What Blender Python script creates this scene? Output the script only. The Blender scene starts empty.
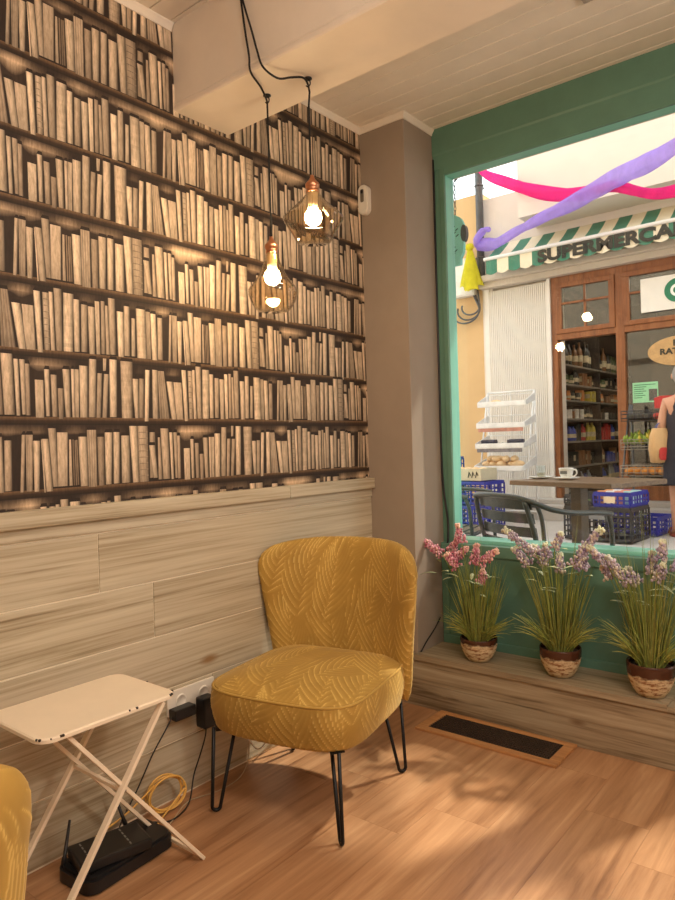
import bpy, bmesh, math, random
import numpy as np
from mathutils import Vector, Matrix, Euler

scene = bpy.context.scene
COL = scene.collection
R = math.radians
PI = math.pi

# ------------------------------------------------------------------ camera
def lin(r, g, b):
    f = lambda c: (c / 12.92) if c <= 0.04045 else ((c + 0.055) / 1.055) ** 2.4
    return (f(r / 255), f(g / 255), f(b / 255), 1.0)

cam_d = bpy.data.cameras.new('camera')
cam = bpy.data.objects.new('camera', cam_d)
COL.objects.link(cam)
cam_d.sensor_fit = 'VERTICAL'
cam_d.sensor_height = 36.0
cam_d.sensor_width = 27.0
cam_d.lens = 684.05 / 900 * 36.0
cam_d.clip_start = 0.02
cam_d.clip_end = 200
_yaw, _pit, _rol = R(39.04), R(-0.52), R(-1.68)
_f = Vector((-math.sin(_yaw) * math.cos(_pit), math.cos(_yaw) * math.cos(_pit), math.sin(_pit)))
_r = Vector((math.cos(_yaw), math.sin(_yaw), 0))
_u = _r.cross(_f)
_R = _r * math.cos(_rol) + _u * math.sin(_rol)
_U = _u * math.cos(_rol) - _r * math.sin(_rol)
cam.matrix_world = Matrix(((_R.x, _U.x, -_f.x, 1.8466), (_R.y, _U.y, -_f.y, 0.0),
                           (_R.z, _U.z, -_f.z, 1.15), (0, 0, 0, 1)))
scene.camera = cam

# ------------------------------------------------------------------ world, sun, lights, exposure
world = bpy.data.worlds.new('sky')
scene.world = world
world.use_nodes = True
wn = world.node_tree.nodes
bg = wn['Background']
bg.inputs[0].default_value = (0.95, 0.98, 1.0, 1)
bg.inputs[1].default_value = 2.05

sun_d = bpy.data.lights.new('sun', 'SUN')
sun = bpy.data.objects.new('sun', sun_d)
COL.objects.link(sun)
sun_d.energy = 4.8
sun_d.color = (1.0, 0.90, 0.74)
sun_d.angle = R(2.2)
_el = R(49.0)
_dir = Vector((-0.36 * math.cos(_el), -0.93 * math.cos(_el), -math.sin(_el)))
sun.rotation_euler = _dir.to_track_quat('-Z', 'Y').to_euler()

def area_lamp(name, loc, size, energy, color, target):
    d = bpy.data.lights.new(name, 'AREA')
    d.shape = 'DISK'
    d.size = size
    d.energy = energy
    d.color = color
    o = bpy.data.objects.new(name, d)
    COL.objects.link(o)
    o.location = loc
    o.rotation_euler = (Vector(target) - Vector(loc)).to_track_quat('-Z', 'Y').to_euler()
    return o

WARM = (1.0, 0.87, 0.74)
def point_lamp(name, loc, radius, energy, color):
    d = bpy.data.lights.new(name, 'POINT')
    d.shadow_soft_size = radius
    d.energy = energy
    d.color = color
    o = bpy.data.objects.new(name, d)
    COL.objects.link(o)
    o.location = loc
point_lamp('room_fill_lamp', (2.55, -0.25, 1.95), 0.14, 19, WARM)  # unseen fill lamps, added to brighten ceiling, beam and window header
point_lamp('room_fill_lamp', (1.6, -1.3, 1.9), 0.14, 7, WARM)
point_lamp('room_fill_lamp', (2.35, 1.15, 1.85), 0.14, 44, WARM)  # added out of frame to lift the right-hand ceiling and pillar side
area_lamp('ceiling_lamp', (1.75, 0.55, 2.55), 0.5, 17, WARM, (1.2, 0.7, 0))
area_lamp('shop_ceiling_lamp', (-0.2, 8.6, 2.95), 0.9, 13, (1.0, 0.86, 0.68), (-0.3, 8.7, 0))
area_lamp('shop_ceiling_lamp', (1.6, 9.2, 2.95), 0.9, 12, (1.0, 0.86, 0.68), (1.6, 9.2, 0))

scene.view_settings.view_transform = 'Standard'
scene.view_settings.look = 'None'
scene.view_settings.exposure = 0.2
scene.view_settings.gamma = 1.0
scene.view_settings.use_curve_mapping = False
try:
    scene.cycles.use_denoising = True
    scene.cycles.caustics_reflective = False
    scene.cycles.caustics_refractive = False
    scene.cycles.sample_clamp_indirect = 4.0
    scene.cycles.max_bounces = 10
    scene.cycles.transparent_max_bounces = 16
except Exception:
    pass

# ------------------------------------------------------------------ helpers
def new_mat(name):
    m = bpy.data.materials.new(name)
    m.use_nodes = True
    nt = m.node_tree
    return m, nt, nt.nodes['Principled BSDF']

def N(nt, kind, **kw):
    n = nt.nodes.new(kind)
    for k, v in kw.items():
        setattr(n, k, v)
    return n

def ramp(nt, fac, stops):
    r = N(nt, 'ShaderNodeValToRGB')
    e = r.color_ramp.elements
    while len(e) < len(stops):
        e.new(0.5)
    for i, (p, c) in enumerate(stops):
        e[i].position = p
        e[i].color = c
    nt.links.new(fac, r.inputs[0])
    return r.outputs[0]

def mixc(nt, fac, a, b, mode='MIX'):
    m = N(nt, 'ShaderNodeMix', data_type='RGBA', blend_type=mode)
    for sock, v in ((m.inputs[0], fac), (m.inputs[6], a), (m.inputs[7], b)):
        if hasattr(v, 'links') or hasattr(v, 'is_linked'):
            nt.links.new(v, sock)
        else:
            sock.default_value = v
    return m.outputs[2]

def noise(nt, vec, scale, detail=4, rough=0.6, dist=0.0):
    n = N(nt, 'ShaderNodeTexNoise')
    n.inputs['Scale'].default_value = scale
    n.inputs['Detail'].default_value = detail
    n.inputs['Roughness'].default_value = rough
    n.inputs['Distortion'].default_value = dist
    if vec is not None:
        nt.links.new(vec, n.inputs['Vector'])
    return n.outputs['Fac']

def objvec(nt, scale=(1, 1, 1), attr=None):
    tc = N(nt, 'ShaderNodeTexCoord')
    mp = N(nt, 'ShaderNodeMapping')
    mp.inputs['Scale'].default_value = scale
    nt.links.new(tc.outputs['Object'], mp.inputs['Vector'])
    if attr:
        at = N(nt, 'ShaderNodeAttribute', attribute_name=attr)
        nt.links.new(at.outputs['Vector'], mp.inputs['Location'])
        return mp.outputs[0], at
    return mp.outputs[0]

def bump(nt, bsdf, h, strength, dist=0.002):
    b = N(nt, 'ShaderNodeBump')
    b.inputs['Strength'].default_value = strength
    b.inputs['Distance'].default_value = dist
    nt.links.new(h, b.inputs['Height'])
    nt.links.new(b.outputs[0], bsdf.inputs['Normal'])

_mats = {}
def plain(name, col, rough=0.5, metal=0.0, var=0.12, scale=12, bmp=0.0, spec=0.5):
    """A painted / moulded surface with slight tonal variation."""
    if name in _mats:
        return _mats[name]
    m, nt, b = new_mat(name)
    v = objvec(nt)
    f = noise(nt, v, scale, 5)
    c0 = tuple(max(0, x * (1 - var)) for x in col[:3]) + (1,)
    c1 = tuple(min(1, x * (1 + var)) for x in col[:3]) + (1,)
    nt.links.new(ramp(nt, f, [(0.3, c0), (0.7, c1)]), b.inputs['Base Color'])
    b.inputs['Roughness'].default_value = rough
    b.inputs['Metallic'].default_value = metal
    b.inputs['Specular IOR Level'].default_value = spec
    if bmp:
        bump(nt, b, noise(nt, v, scale * 8, 3), bmp)
    _mats[name] = m
    return m

def wood(name, stops, along, grain=(1.2, 22), rough=0.5, knots=None, streak=0.5, tone=0.25, bmp=0.15):
    """Boards: grain stretched along one axis; 'tone' attribute gives each board its own offset."""
    m, nt, b = new_mat(name)
    sc = [grain[1]] * 3
    sc[along] = grain[0]
    v, at = objvec(nt, tuple(sc), 'tone')
    g1 = noise(nt, v, 1.0, 6, 0.65, 0.6)
    sc2 = [grain[1] * 4] * 3
    sc2[along] = grain[0] * 1.5
    v2, at2 = objvec(nt, tuple(sc2), 'tone')
    g2 = noise(nt, v2, 1.0, 3, 0.6, 0.2)
    mx = N(nt, 'ShaderNodeMath', operation='MULTIPLY_ADD')
    nt.links.new(g2, mx.inputs[0]); mx.inputs[1].default_value = streak
    nt.links.new(g1, mx.inputs[2])
    sub = N(nt, 'ShaderNodeMath', operation='SUBTRACT')
    nt.links.new(mx.outputs[0], sub.inputs[0]); sub.inputs[1].default_value = streak * 0.5
    base = ramp(nt, sub.outputs[0], stops)
    # per-board tone
    sp = N(nt, 'ShaderNodeSeparateXYZ')
    nt.links.new(at.outputs['Vector'], sp.inputs[0])
    fr = N(nt, 'ShaderNodeMath', operation='FRACT')
    nt.links.new(sp.outputs[0], fr.inputs[0])
    mr = N(nt, 'ShaderNodeMapRange')
    mr.inputs['To Min'].default_value = 1 - tone
    mr.inputs['To Max'].default_value = 1 + tone * 0.4
    nt.links.new(fr.outputs[0], mr.inputs[0])
    hsv = N(nt, 'ShaderNodeHueSaturation')
    nt.links.new(mr.outputs[0], hsv.inputs['Value'])
    nt.links.new(base, hsv.inputs['Color'])
    out = hsv.outputs[0]
    if knots:
        sk = [knots[1]] * 3
        sk[along] = knots[0]
        vk, _ = objvec(nt, tuple(sk), 'tone')
        vo = N(nt, 'ShaderNodeTexVoronoi')
        vo.inputs['Scale'].default_value = 1.0
        nt.links.new(vk, vo.inputs['Vector'])
        kf = ramp(nt, vo.outputs['Distance'], [(0.03, (1, 1, 1, 1)), (0.11, (0, 0, 0, 1))])
        out = mixc(nt, kf, out, knots[2])
    nt.links.new(out, b.inputs['Base Color'])
    b.inputs['Roughness'].default_value = rough
    bump(nt, b, sub.outputs[0], bmp, 0.001)
    return m

def glass_mat(name, tint=(1, 1, 1, 1), refl=1.0, rough=0.0):
    m = bpy.data.materials.new(name)
    m.use_nodes = True
    nt = m.node_tree
    nt.nodes.clear()
    out = N(nt, 'ShaderNodeOutputMaterial')
    mix = N(nt, 'ShaderNodeMixShader')
    tr = N(nt, 'ShaderNodeBsdfTransparent')
    tr.inputs[0].default_value = tint
    gl = N(nt, 'ShaderNodeBsdfGlossy')
    gl.inputs['Roughness'].default_value = rough
    lw = N(nt, 'ShaderNodeLayerWeight')
    lw.inputs[0].default_value = 0.5
    pw = N(nt, 'ShaderNodeMath', operation='POWER'); pw.inputs[1].default_value = 4.0
    nt.links.new(lw.outputs['Facing'], pw.inputs[0])
    mu = N(nt, 'ShaderNodeMath', operation='MULTIPLY_ADD')
    mu.inputs[1].default_value = 0.75 * refl
    mu.inputs[2].default_value = 0.04 * refl
    nt.links.new(pw.outputs[0], mu.inputs[0])
    nt.links.new(mu.outputs[0], mix.inputs[0])
    nt.links.new(tr.outputs[0], mix.inputs[1])
    nt.links.new(gl.outputs[0], mix.inputs[2])
    nt.links.new(mix.outputs[0], out.inputs[0])
    return m

def emit_mat(name, col, strength):
    m = bpy.data.materials.new(name)
    m.use_nodes = True
    nt = m.node_tree
    nt.nodes.clear()
    out = N(nt, 'ShaderNodeOutputMaterial')
    e = N(nt, 'ShaderNodeEmission')
    e.inputs[0].default_value = col
    e.inputs[1].default_value = strength
    nt.links.new(e.outputs[0], out.inputs[0])
    return m

def fabric_thin(name, col, transl=0.5, alpha=0.8):
    m = bpy.data.materials.new(name)
    m.use_nodes = True
    nt = m.node_tree
    nt.nodes.clear()
    out = N(nt, 'ShaderNodeOutputMaterial')
    d = N(nt, 'ShaderNodeBsdfDiffuse'); t = N(nt, 'ShaderNodeBsdfTranslucent')
    p = N(nt, 'ShaderNodeBsdfTransparent')
    v = objvec(nt)
    f = noise(nt, v, 9, 3)
    c0 = tuple(x * 0.8 for x in col[:3]) + (1,)
    cc = ramp(nt, f, [(0.3, c0), (0.7, col)])
    nt.links.new(cc, d.inputs[0]); nt.links.new(cc, t.inputs[0])
    a = N(nt, 'ShaderNodeMixShader'); a.inputs[0].default_value = transl
    nt.links.new(d.outputs[0], a.inputs[1]); nt.links.new(t.outputs[0], a.inputs[2])
    b = N(nt, 'ShaderNodeMixShader'); b.inputs[0].default_value = alpha
    nt.links.new(p.outputs[0], b.inputs[1]); nt.links.new(a.outputs[0], b.inputs[2])
    nt.links.new(b.outputs[0], out.inputs[0])
    return m

class MB:
    """Collects geometry for ONE mesh object."""
    def __init__(s):
        s.v = []; s.f = []; s.mi = []; s.tone = []; s.col = []; s.sm = []
    def add(s, vs, fs, mi=0, tone=None, col=None, smooth=False):
        o = len(s.v)
        s.v += [tuple(p) for p in vs]
        t = tone if tone is not None else (0.5, 0, 0)
        s.tone += [t] * len(vs)
        if col is None:
            s.col += [(1, 1, 1, 1)] * len(vs)
        elif isinstance(col[0], (tuple, list)):
            s.col += list(col)
        else:
            s.col += [col] * len(vs)
        for f in fs:
            s.f.append(tuple(o + i for i in f)); s.mi.append(mi); s.sm.append(smooth)
        return s
    def box(s, x0, x1, y0, y1, z0, z1, mi=0, tone=None, M=None, bev=0.0):
        if bev > 0:
            b = min(bev, (x1 - x0) / 2.01, (y1 - y0) / 2.01, (z1 - z0) / 2.01)
            bm = bmesh.new()
            bmesh.ops.create_cube(bm, size=1.0)
            for v in bm.verts:
                v.co = Vector(((x0 + x1) / 2 + v.co.x * (x1 - x0), (y0 + y1) / 2 + v.co.y * (y1 - y0), (z0 + z1) / 2 + v.co.z * (z1 - z0)))
            bmesh.ops.bevel(bm, geom=list(bm.edges), offset=b, segments=2, affect='EDGES', profile=0.6)
            vs = [v.co.copy() for v in bm.verts]
            fs = [[v.index for v in f.verts] for f in bm.faces]
            bm.free()
        else:
            vs = [Vector(p) for p in ((x0, y0, z0), (x1, y0, z0), (x1, y1, z0), (x0, y1, z0), (x0, y0, z1), (x1, y0, z1), (x1, y1, z1), (x0, y1, z1))]
            fs = [(0, 3, 2, 1), (4, 5, 6, 7), (0, 1, 5, 4), (1, 2, 6, 5), (2, 3, 7, 6), (3, 0, 4, 7)]
        if M is not None:
            vs = [M @ v for v in vs]
        return s.add(vs, fs, mi, tone)
    def tube(s, pts, rad, n=8, mi=0, caps=True, col=None, closed=False, ell=None):
        pts = [Vector(p) for p in pts]
        k = len(pts)
        rads = rad if isinstance(rad, (list, tuple)) else [rad] * k
        vs = []; up = None
        for i, p in enumerate(pts):
            if closed:
                t = pts[(i + 1) % k] - pts[i - 1]
            else:
                t = pts[min(i + 1, k - 1)] - pts[max(i - 1, 0)]
            t = t.normalized() if t.length > 1e-9 else Vector((0, 0, 1))
            if up is None:
                up = Vector((0, 0, 1)) if abs(t.z) < 0.9 else Vector((1, 0, 0))
            x = up.cross(t)
            if x.length < 1e-6:
                x = Vector((1, 0, 0)).cross(t)
            x.normalize(); y = t.cross(x); up = y
            e0, e1 = (1, 1) if ell is None else ell
            for j in range(n):
                a = 2 * PI * j / n
                vs.append(p + x * (math.cos(a) * rads[i] * e0) + y * (math.sin(a) * rads[i] * e1))
        fs = []
        for i in range(k if closed else k - 1):
            for j in range(n):
                a = i * n + j; b = i * n + (j + 1) % n
                c = ((i + 1) % k) * n + (j + 1) % n; d = ((i + 1) % k) * n + j
                fs.append((a, b, c, d))
        if caps and not closed:
            fs.append(tuple(range(n - 1, -1, -1)))
            fs.append(tuple((k - 1) * n + j for j in range(n)))
        return s.add(vs, fs, mi, col=col, smooth=True)
    def lathe(s, prof, n=32, mi=0, M=None, smooth=True, col=None):
        """prof: list of (r, z); r = 0 ends close."""
        vs = []; fs = []; idx = []
        for r, z in prof:
            if r < 1e-6:
                idx.append([len(vs)]); vs.append(Vector((0, 0, z)))
            else:
                idx.append(list(range(len(vs), len(vs) + n)))
                vs += [Vector((r * math.cos(2 * PI * j / n), r * math.sin(2 * PI * j / n), z)) for j in range(n)]
        for a, b in zip(idx, idx[1:]):
            for j in range(n):
                j2 = (j + 1) % n
                if len(a) == 1 and len(b) == 1:
                    continue
                if len(a) == 1:
                    fs.append((a[0], b[j2], b[j]))
                elif len(b) == 1:
                    fs.append((a[j], a[j2], b[0]))
                else:
                    fs.append((a[j], a[j2], b[j2], b[j]))
        if M is not None:
            vs = [M @ v for v in vs]
        return s.add(vs, fs, mi, smooth=smooth, col=col)
    def ball(s, c, r, seg=10, rings=6, mi=0, sc=(1, 1, 1), M=None, col=None):
        prof = [(r * math.sin(PI * i / rings), -r * math.cos(PI * i / rings)) for i in range(rings + 1)]
        prof[0] = (0, -r); prof[-1] = (0, r)
        T = Matrix.Translation(Vector(c)) @ (M.to_4x4() if M is not None else Matrix()) @ Matrix.Diagonal((sc[0], sc[1], sc[2], 1))
        return s.lathe(prof, seg, mi, T, col=col)
    def prism(s, poly, z0, z1, M=None, mi=0, tone=None):
        n = len(poly)
        vs = [Vector((p[0], p[1], z0)) for p in poly] + [Vector((p[0], p[1], z1)) for p in poly]
        fs = [tuple(range(n - 1, -1, -1)), tuple(range(n, 2 * n))] + [(i, (i + 1) % n, n + (i + 1) % n, n + i) for i in range(n)]
        if M is not None:
            vs = [M @ v for v in vs]
        return s.add(vs, fs, mi, tone)
    def mesh(s, name, mats):
        me = bpy.data.meshes.new(name)
        me.from_pydata(s.v, [], s.f)
        if not isinstance(mats, (list, tuple)):
            mats = [mats]
        for m in mats:
            me.materials.append(m)
        me.polygons.foreach_set('material_index', s.mi)
        me.polygons.foreach_set('use_smooth', s.sm)
        a = me.attributes.new('tone', 'FLOAT_VECTOR', 'POINT')
        a.data.foreach_set('vector', [c for t in s.tone for c in t])
        if any(c != (1, 1, 1, 1) for c in s.col):
            ca = me.attributes.new('tint', 'FLOAT_COLOR', 'POINT')
            ca.data.foreach_set('color', [c for t in s.col for c in t])
        me.update()
        return me
    def build(s, name, mats, parent=None, loc=None, rot=None):
        o = bpy.data.objects.new(name, s.mesh(name, mats))
        COL.objects.link(o)
        if parent is not None:
            o.parent = parent
        if loc is not None:
            o.location = loc
        if rot is not None:
            o.rotation_euler = rot
        return o

def tag(o, label, cat, group=None, kind=None):
    o['label'] = label; o['category'] = cat
    if group:
        o['group'] = group
    if kind:
        o['kind'] = kind
    return o

def struct(o, label=None, cat=None):
    o['kind'] = 'structure'
    if label:
        o['label'] = label
    if cat:
        o['category'] = cat
    return o

def empty(name, loc=(0, 0, 0), rz=0.0):
    o = bpy.data.objects.new(name, None)
    o.empty_display_size = 0.05
    COL.objects.link(o)
    o.location = loc; o.rotation_euler = (0, 0, rz)
    return o

def copy_tree(o, parent=None):
    c = o.copy(); COL.objects.link(c)
    if parent is not None:
        c.parent = parent
    for ch in list(o.children):
        copy_tree(ch, c)
    return c

def smooth_curve(pts, n=8):
    """Catmull-Rom through the points."""
    P = [Vector(p) for p in pts]
    P = [P[0] * 2 - P[1]] + P + [P[-1] * 2 - P[-2]]
    out = []
    for i in range(1, len(P) - 2):
        for k in range(n):
            t = k / n
            a, b, c, d = P[i - 1], P[i], P[i + 1], P[i + 2]
            out.append(0.5 * ((2 * b) + (c - a) * t + (2 * a - 5 * b + 4 * c - d) * t * t + (3 * b - a - 3 * c + d) * t ** 3))
    out.append(P[-2])
    return out

def rnd_poly(x0, x1, y0, y1, r, n=6):
    out = []
    for cx, cy, a0 in ((x1 - r, y1 - r, 0), (x0 + r, y1 - r, 90), (x0 + r, y0 + r, 180), (x1 - r, y0 + r, 270)):
        for k in range(n + 1):
            a = R(a0 + 90 * k / n)
            out.append((cx + r * math.cos(a), cy + r * math.sin(a)))
    return out

def text(name, body, size, mat, parent, loc, rot, extrude=0.001, offset=0.0, align='LEFT', sx=1.0):
    cu = bpy.data.curves.new(name, 'FONT')
    cu.body = body; cu.size = size; cu.extrude = extrude; cu.offset = offset
    cu.align_x = align
    cu.materials.append(mat)
    tmp = bpy.data.objects.new(name + '_curve', cu)
    COL.objects.link(tmp)
    bpy.context.view_layer.update()
    me = bpy.data.meshes.new_from_object(tmp.evaluated_get(bpy.context.evaluated_depsgraph_get()))
    bpy.data.objects.remove(tmp)
    me.name = name
    if not me.materials:
        me.materials.append(mat)
    o = bpy.data.objects.new(name, me)
    COL.objects.link(o)
    o.parent = parent; o.location = loc; o.rotation_euler = rot
    o.scale = (sx, 1, 1)
    return o

# ------------------------------------------------------------------ shared materials
M_white_plank = plain('white_painted_boards', lin(232, 222, 208), 0.45, var=0.05, scale=6)
M_beam = plain('white_painted_beam', lin(232, 220, 204), 0.5, var=0.05, scale=5)
M_taupe = plain('taupe_wall_paint', lin(154, 139, 124), 0.85, var=0.04, scale=8, bmp=0.08)
M_plaster = plain('warm_white_plaster', lin(222, 205, 182), 0.8, var=0.04)
M_green = plain('dark_green_paint', lin(94, 134, 116), 0.42, var=0.08, scale=9, bmp=0.03)
M_teal_lit = plain('daylit_teal', lin(134, 204, 186), 0.4, var=0.05)  # lighter than the frame: daylight from outside put into the colour
M_wains = wood('whitewashed_boards', [(0.22, lin(128, 112, 86)), (0.36, lin(168, 154, 128)), (0.5, lin(188, 176, 152)), (0.75, lin(206, 196, 172))], 1,
               grain=(0.9, 26), rough=0.6, knots=(2.2, 5.5, lin(150, 118, 80)), streak=0.7, tone=0.06)
M_bench = wood('weathered_step_boards', [(0.28, lin(104, 86, 64)), (0.45, lin(150, 132, 106)), (0.65, lin(172, 156, 130)), (0.8, lin(190, 178, 154))], 0,
               grain=(1.4, 20), rough=0.55, knots=(2.4, 7.0, lin(100, 70, 42)), streak=0.6, tone=0.1)
M_floor = wood('oak_floor', [(0.25, lin(128, 88, 58)), (0.42, lin(164, 120, 84)), (0.6, lin(184, 140, 102)), (0.8, lin(204, 164, 124))], 1,
               grain=(1.3, 15), rough=0.34, knots=None, streak=0.42, tone=0.09, bmp=0.05)
M_black = plain('black_plastic', lin(24, 24, 26), 0.4, var=0.1)
M_black_metal = plain('black_steel', lin(16, 16, 18), 0.4, 0.3, var=0.1)
M_white_plastic = plain('white_plastic', lin(232, 226, 214), 0.4, var=0.03)
M_glass = glass_mat('window_glass', (0.97, 0.985, 0.98, 1), 1.0)

rng = random.Random(7)

# ------------------------------------------------------------------ floor
fb = MB()
fb.box(-0.03, 4.4, -2.6, 2.9, -0.06, -0.0015, tone=(0.1, 0, 0))
wd = 0.19
k = 0
x = 0.0 - 0.05
while x < 4.3:
    y = -2.6 - rng.random() * 1.2
    while y < 2.9:
        L = 1.28
        y0, y1 = max(y, -2.55), min(y + L, 2.88)
        if y1 - y0 > 0.05:
            fb.box(max(x, -0.02) + 0.0003, x + wd - 0.0003, y0 + 0.0003, y1 - 0.0003, -0.008, 0.0, tone=(rng.random() * 40, rng.random() * 9, rng.random() * 9))
        y += L
    x += wd
struct(fb.build('floor', M_floor), 'oak laminate floor of long narrow planks', 'floor')

# ------------------------------------------------------------------ ceiling: tongue-and-groove boards running along x
cb = MB()
cb.box(-0.2, 4.4, -2.6, 2.95, 2.587, 2.75)
bw = 0.0845
y = -2.6
while y < 2.9:
    y1 = y + bw
    prof = [(y + 0.0012, 2.580), (y + 0.0022, 2.576), (y + 0.003, 2.575), (y1 - 0.003, 2.575), (y1 - 0.0022, 2.576), (y1 - 0.0012, 2.580), (y1 - 0.0012, 2.592), (y + 0.0012, 2.592)]
    n = len(prof)
    vs = [(-0.1, a, b) for a, b in prof] + [(4.3, a, b) for a, b in prof]
    cb.add(vs, [tuple(range(n)), tuple(range(2 * n - 1, n - 1, -1))] + [(i, n + i, n + (i + 1) % n, (i + 1) % n) for i in range(n)])
    y = y1
struct(cb.build('ceiling', M_white_plank), 'white tongue-and-groove board ceiling', 'ceiling')

bb = MB()
prof = [(1.473, 2.585), (1.473, 2.312), (1.475, 2.308), (1.471, 2.302), (1.469, 2.296), (1.471, 2.289), (1.476, 2.284), (1.712, 2.284), (1.716, 2.288), (1.716, 2.585)]
n = len(prof)
bb.add([(-0.05, a, b) for a, b in prof] + [(4.25, a, b) for a, b in prof],
       [tuple(range(n)), tuple(range(2 * n - 1, n - 1, -1))] + [(i, n + i, n + (i + 1) % n, (i + 1) % n) for i in range(n)])
beam = struct(bb.build('trim_1', M_beam), 'white painted ceiling beam crossing the room', 'beam')

# cornice on the left wall, both sides of the beam, and round the pillar
def cornice(name, pts):
    """moulding along a polyline given as (x, y, outward normal) points at the ceiling"""
    c = MB()
    pr = [(0, 2.577), (0.016, 2.577), (0.016, 2.571), (0.012, 2.566), (0.007, 2.558), (0.005, 2.554), (0.005, 2.549), (0, 2.549)]
    n = len(pr)
    vs = []
    for (px, py, nx, ny) in pts:
        vs += [(px + nx * a, py + ny * a, b) for a, b in pr]
    fs = []
    for i in range(len(pts) - 1):
        for j in range(n):
            fs.append((i * n + j, i * n + (j + 1) % n, (i + 1) * n + (j + 1) % n, (i + 1) * n + j))
    fs.append(tuple(range(n))); fs.append(tuple(len(pts) * n - 1 - j for j in range(n)))
    c.add(vs, fs)
    return struct(c.build(name, M_white_plank), 'white cornice moulding at the ceiling edge', 'cornice')
cornice('trim_2', [(-0.012, -2.5, 1, 0), (-0.012, 1.469, 1, 0)])
cornice('trim_3', [(-0.012, 1.717, 1, 0), (-0.012, 2.514, 1, -1), (0.226, 2.514, 1, -1), (0.226, 2.752, 1, 0)])

# ------------------------------------------------------------------ left wall with bookshelf wallpaper
wl = MB()
wl.box(-0.2, -0.012, -2.6, 2.78, -0.05, 2.75)
wall_left = struct(wl.build('wall_left', M_plaster), 'left wall covered with sepia bookshelf wallpaper above pale boards', 'wall')

A = [(17,28,26,37,1,159,6,0),(35,52,37,58,2,159,5,1),(57,72,57,79,0,142,7,0),(92,112,82,103,-2,147,7,0),(86,90,81,85,-4,145,9,2),(112,129,102,126,10,177,6,0),(127,157,128,162,10,165,7,2),(162,172,165,172,10,144,6,2),(175,180,175,180,10,144,2,2),(182,186,182,186,10,142,3,2),(188,193,187,192,11,143,2,2),(197,223,194,223,6,152,9,0),(223,251,222,253,2,172,6,1),(256,277,256,280,4,151,4,0),(280,301,281,309,6,164,8,0),(307,328,311,334,7,165,7,0),(336,367,338,369,7,154,8,0),(376,399,368,398,6,184,8,0),(399,435,398,436,6,184,5,3),(439,465,443,465,17,164,4,0),(454,471,439,463,16,122,7,0),(472,489,474,484,10,147,5,0),(491,520,485,518,10,176,7,0),(524,535,520,534,8,163,9,0),(540,551,536,552,11,163,6,0),(551,564,551,565,9,152,5,0)]
B = [(15,40,15,41,3,109,8,2),(45,57,43,59,7,140,8,0),(64,80,62,81,6,126,5,0),(83,98,82,101,0,88,4,0),(104,120,98,121,5,144,6,0),(125,134,125,136,5,146,8,0),(134,146,136,150,5,146,8,1),(149,174,151,179,5,158,9,0),(177,201,184,209,6,180,7,0),(202,218,210,227,5,139,5,0),(222,238,232,250,5,138,6,0),(230,240,231,243,147,185,6,2),(248,273,252,279,7,184,8,0),(290,329,290,335,4,182,6,4),(353,371,357,376,6,131,5,0),(338,352,330,355,5,129,8,0),(404,428,407,429,4,162,8,0),(373,389,381,399,-5,160,9,0),(431,471,429,454,4,160,5,1)]
C = [(8,30,-9,17,2,127,9,0),(27,57,20,54,2,126,7,2),(62,78,54,74,-3,169,9,0),(82,98,80,99,5,168,6,3),(101,115,99,112,5,172,8,0),(117,137,114,139,6,185,6,0),(139,169,143,176,6,176,8,4),(173,191,174,194,8,162,8,0),(195,215,198,220,9,150,6,0),(221,240,220,244,5,147,8,0),(245,258,244,260,6,166,8,2),(261,276,264,278,8,169,5,0),(277,291,278,288,8,157,6,0),(291,312,289,314,9,182,6,0),(319,341,318,343,5,145,9,0),(341,362,344,365,9,165,6,0),(367,382,371,385,10,130,7,0),(388,425,388,424,6,163,8,4),(425,440,424,441,6,158,6,1),(444,466,442,464,4,154,9,0),(466,487,469,489,7,144,5,0)]
SEG = {'A': (A, 0.563), 'B': (B, 0.471), 'C': (C, 0.491)}
NXT = {'A': 'B', 'B': 'C', 'C': 'A'}
PRV = {'B': 'A', 'C': 'B', 'A': 'C'}
DARK = lin(40, 27, 19); MID = lin(92, 68, 50); PALE = lin(222, 192, 158)
def tone_col(t, jit):
    a = np.array(lin(96, 72, 52)[:3]); b = np.array(lin(252, 226, 194)[:3])
    k = (max(0, min(9, t)) / 9.0)
    c = a * (1 - k) + b * k
    return tuple(c * jit)
wp = MB()
wr = random.Random(3)
X0 = -0.0105
YL, YR, ZB, ZT = -1.6, 2.52, 0.97, 2.57
def quad(y0, z0, y1, z1, y2, z2, y3, z3, x, cols):
    wp.add([(x, y0, z0), (x, y1, z1), (x, y2, z2), (x, y3, z3)], [(0, 1, 2, 3)], col=[tuple(c[:3]) + (1,) for c in cols])
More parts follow.
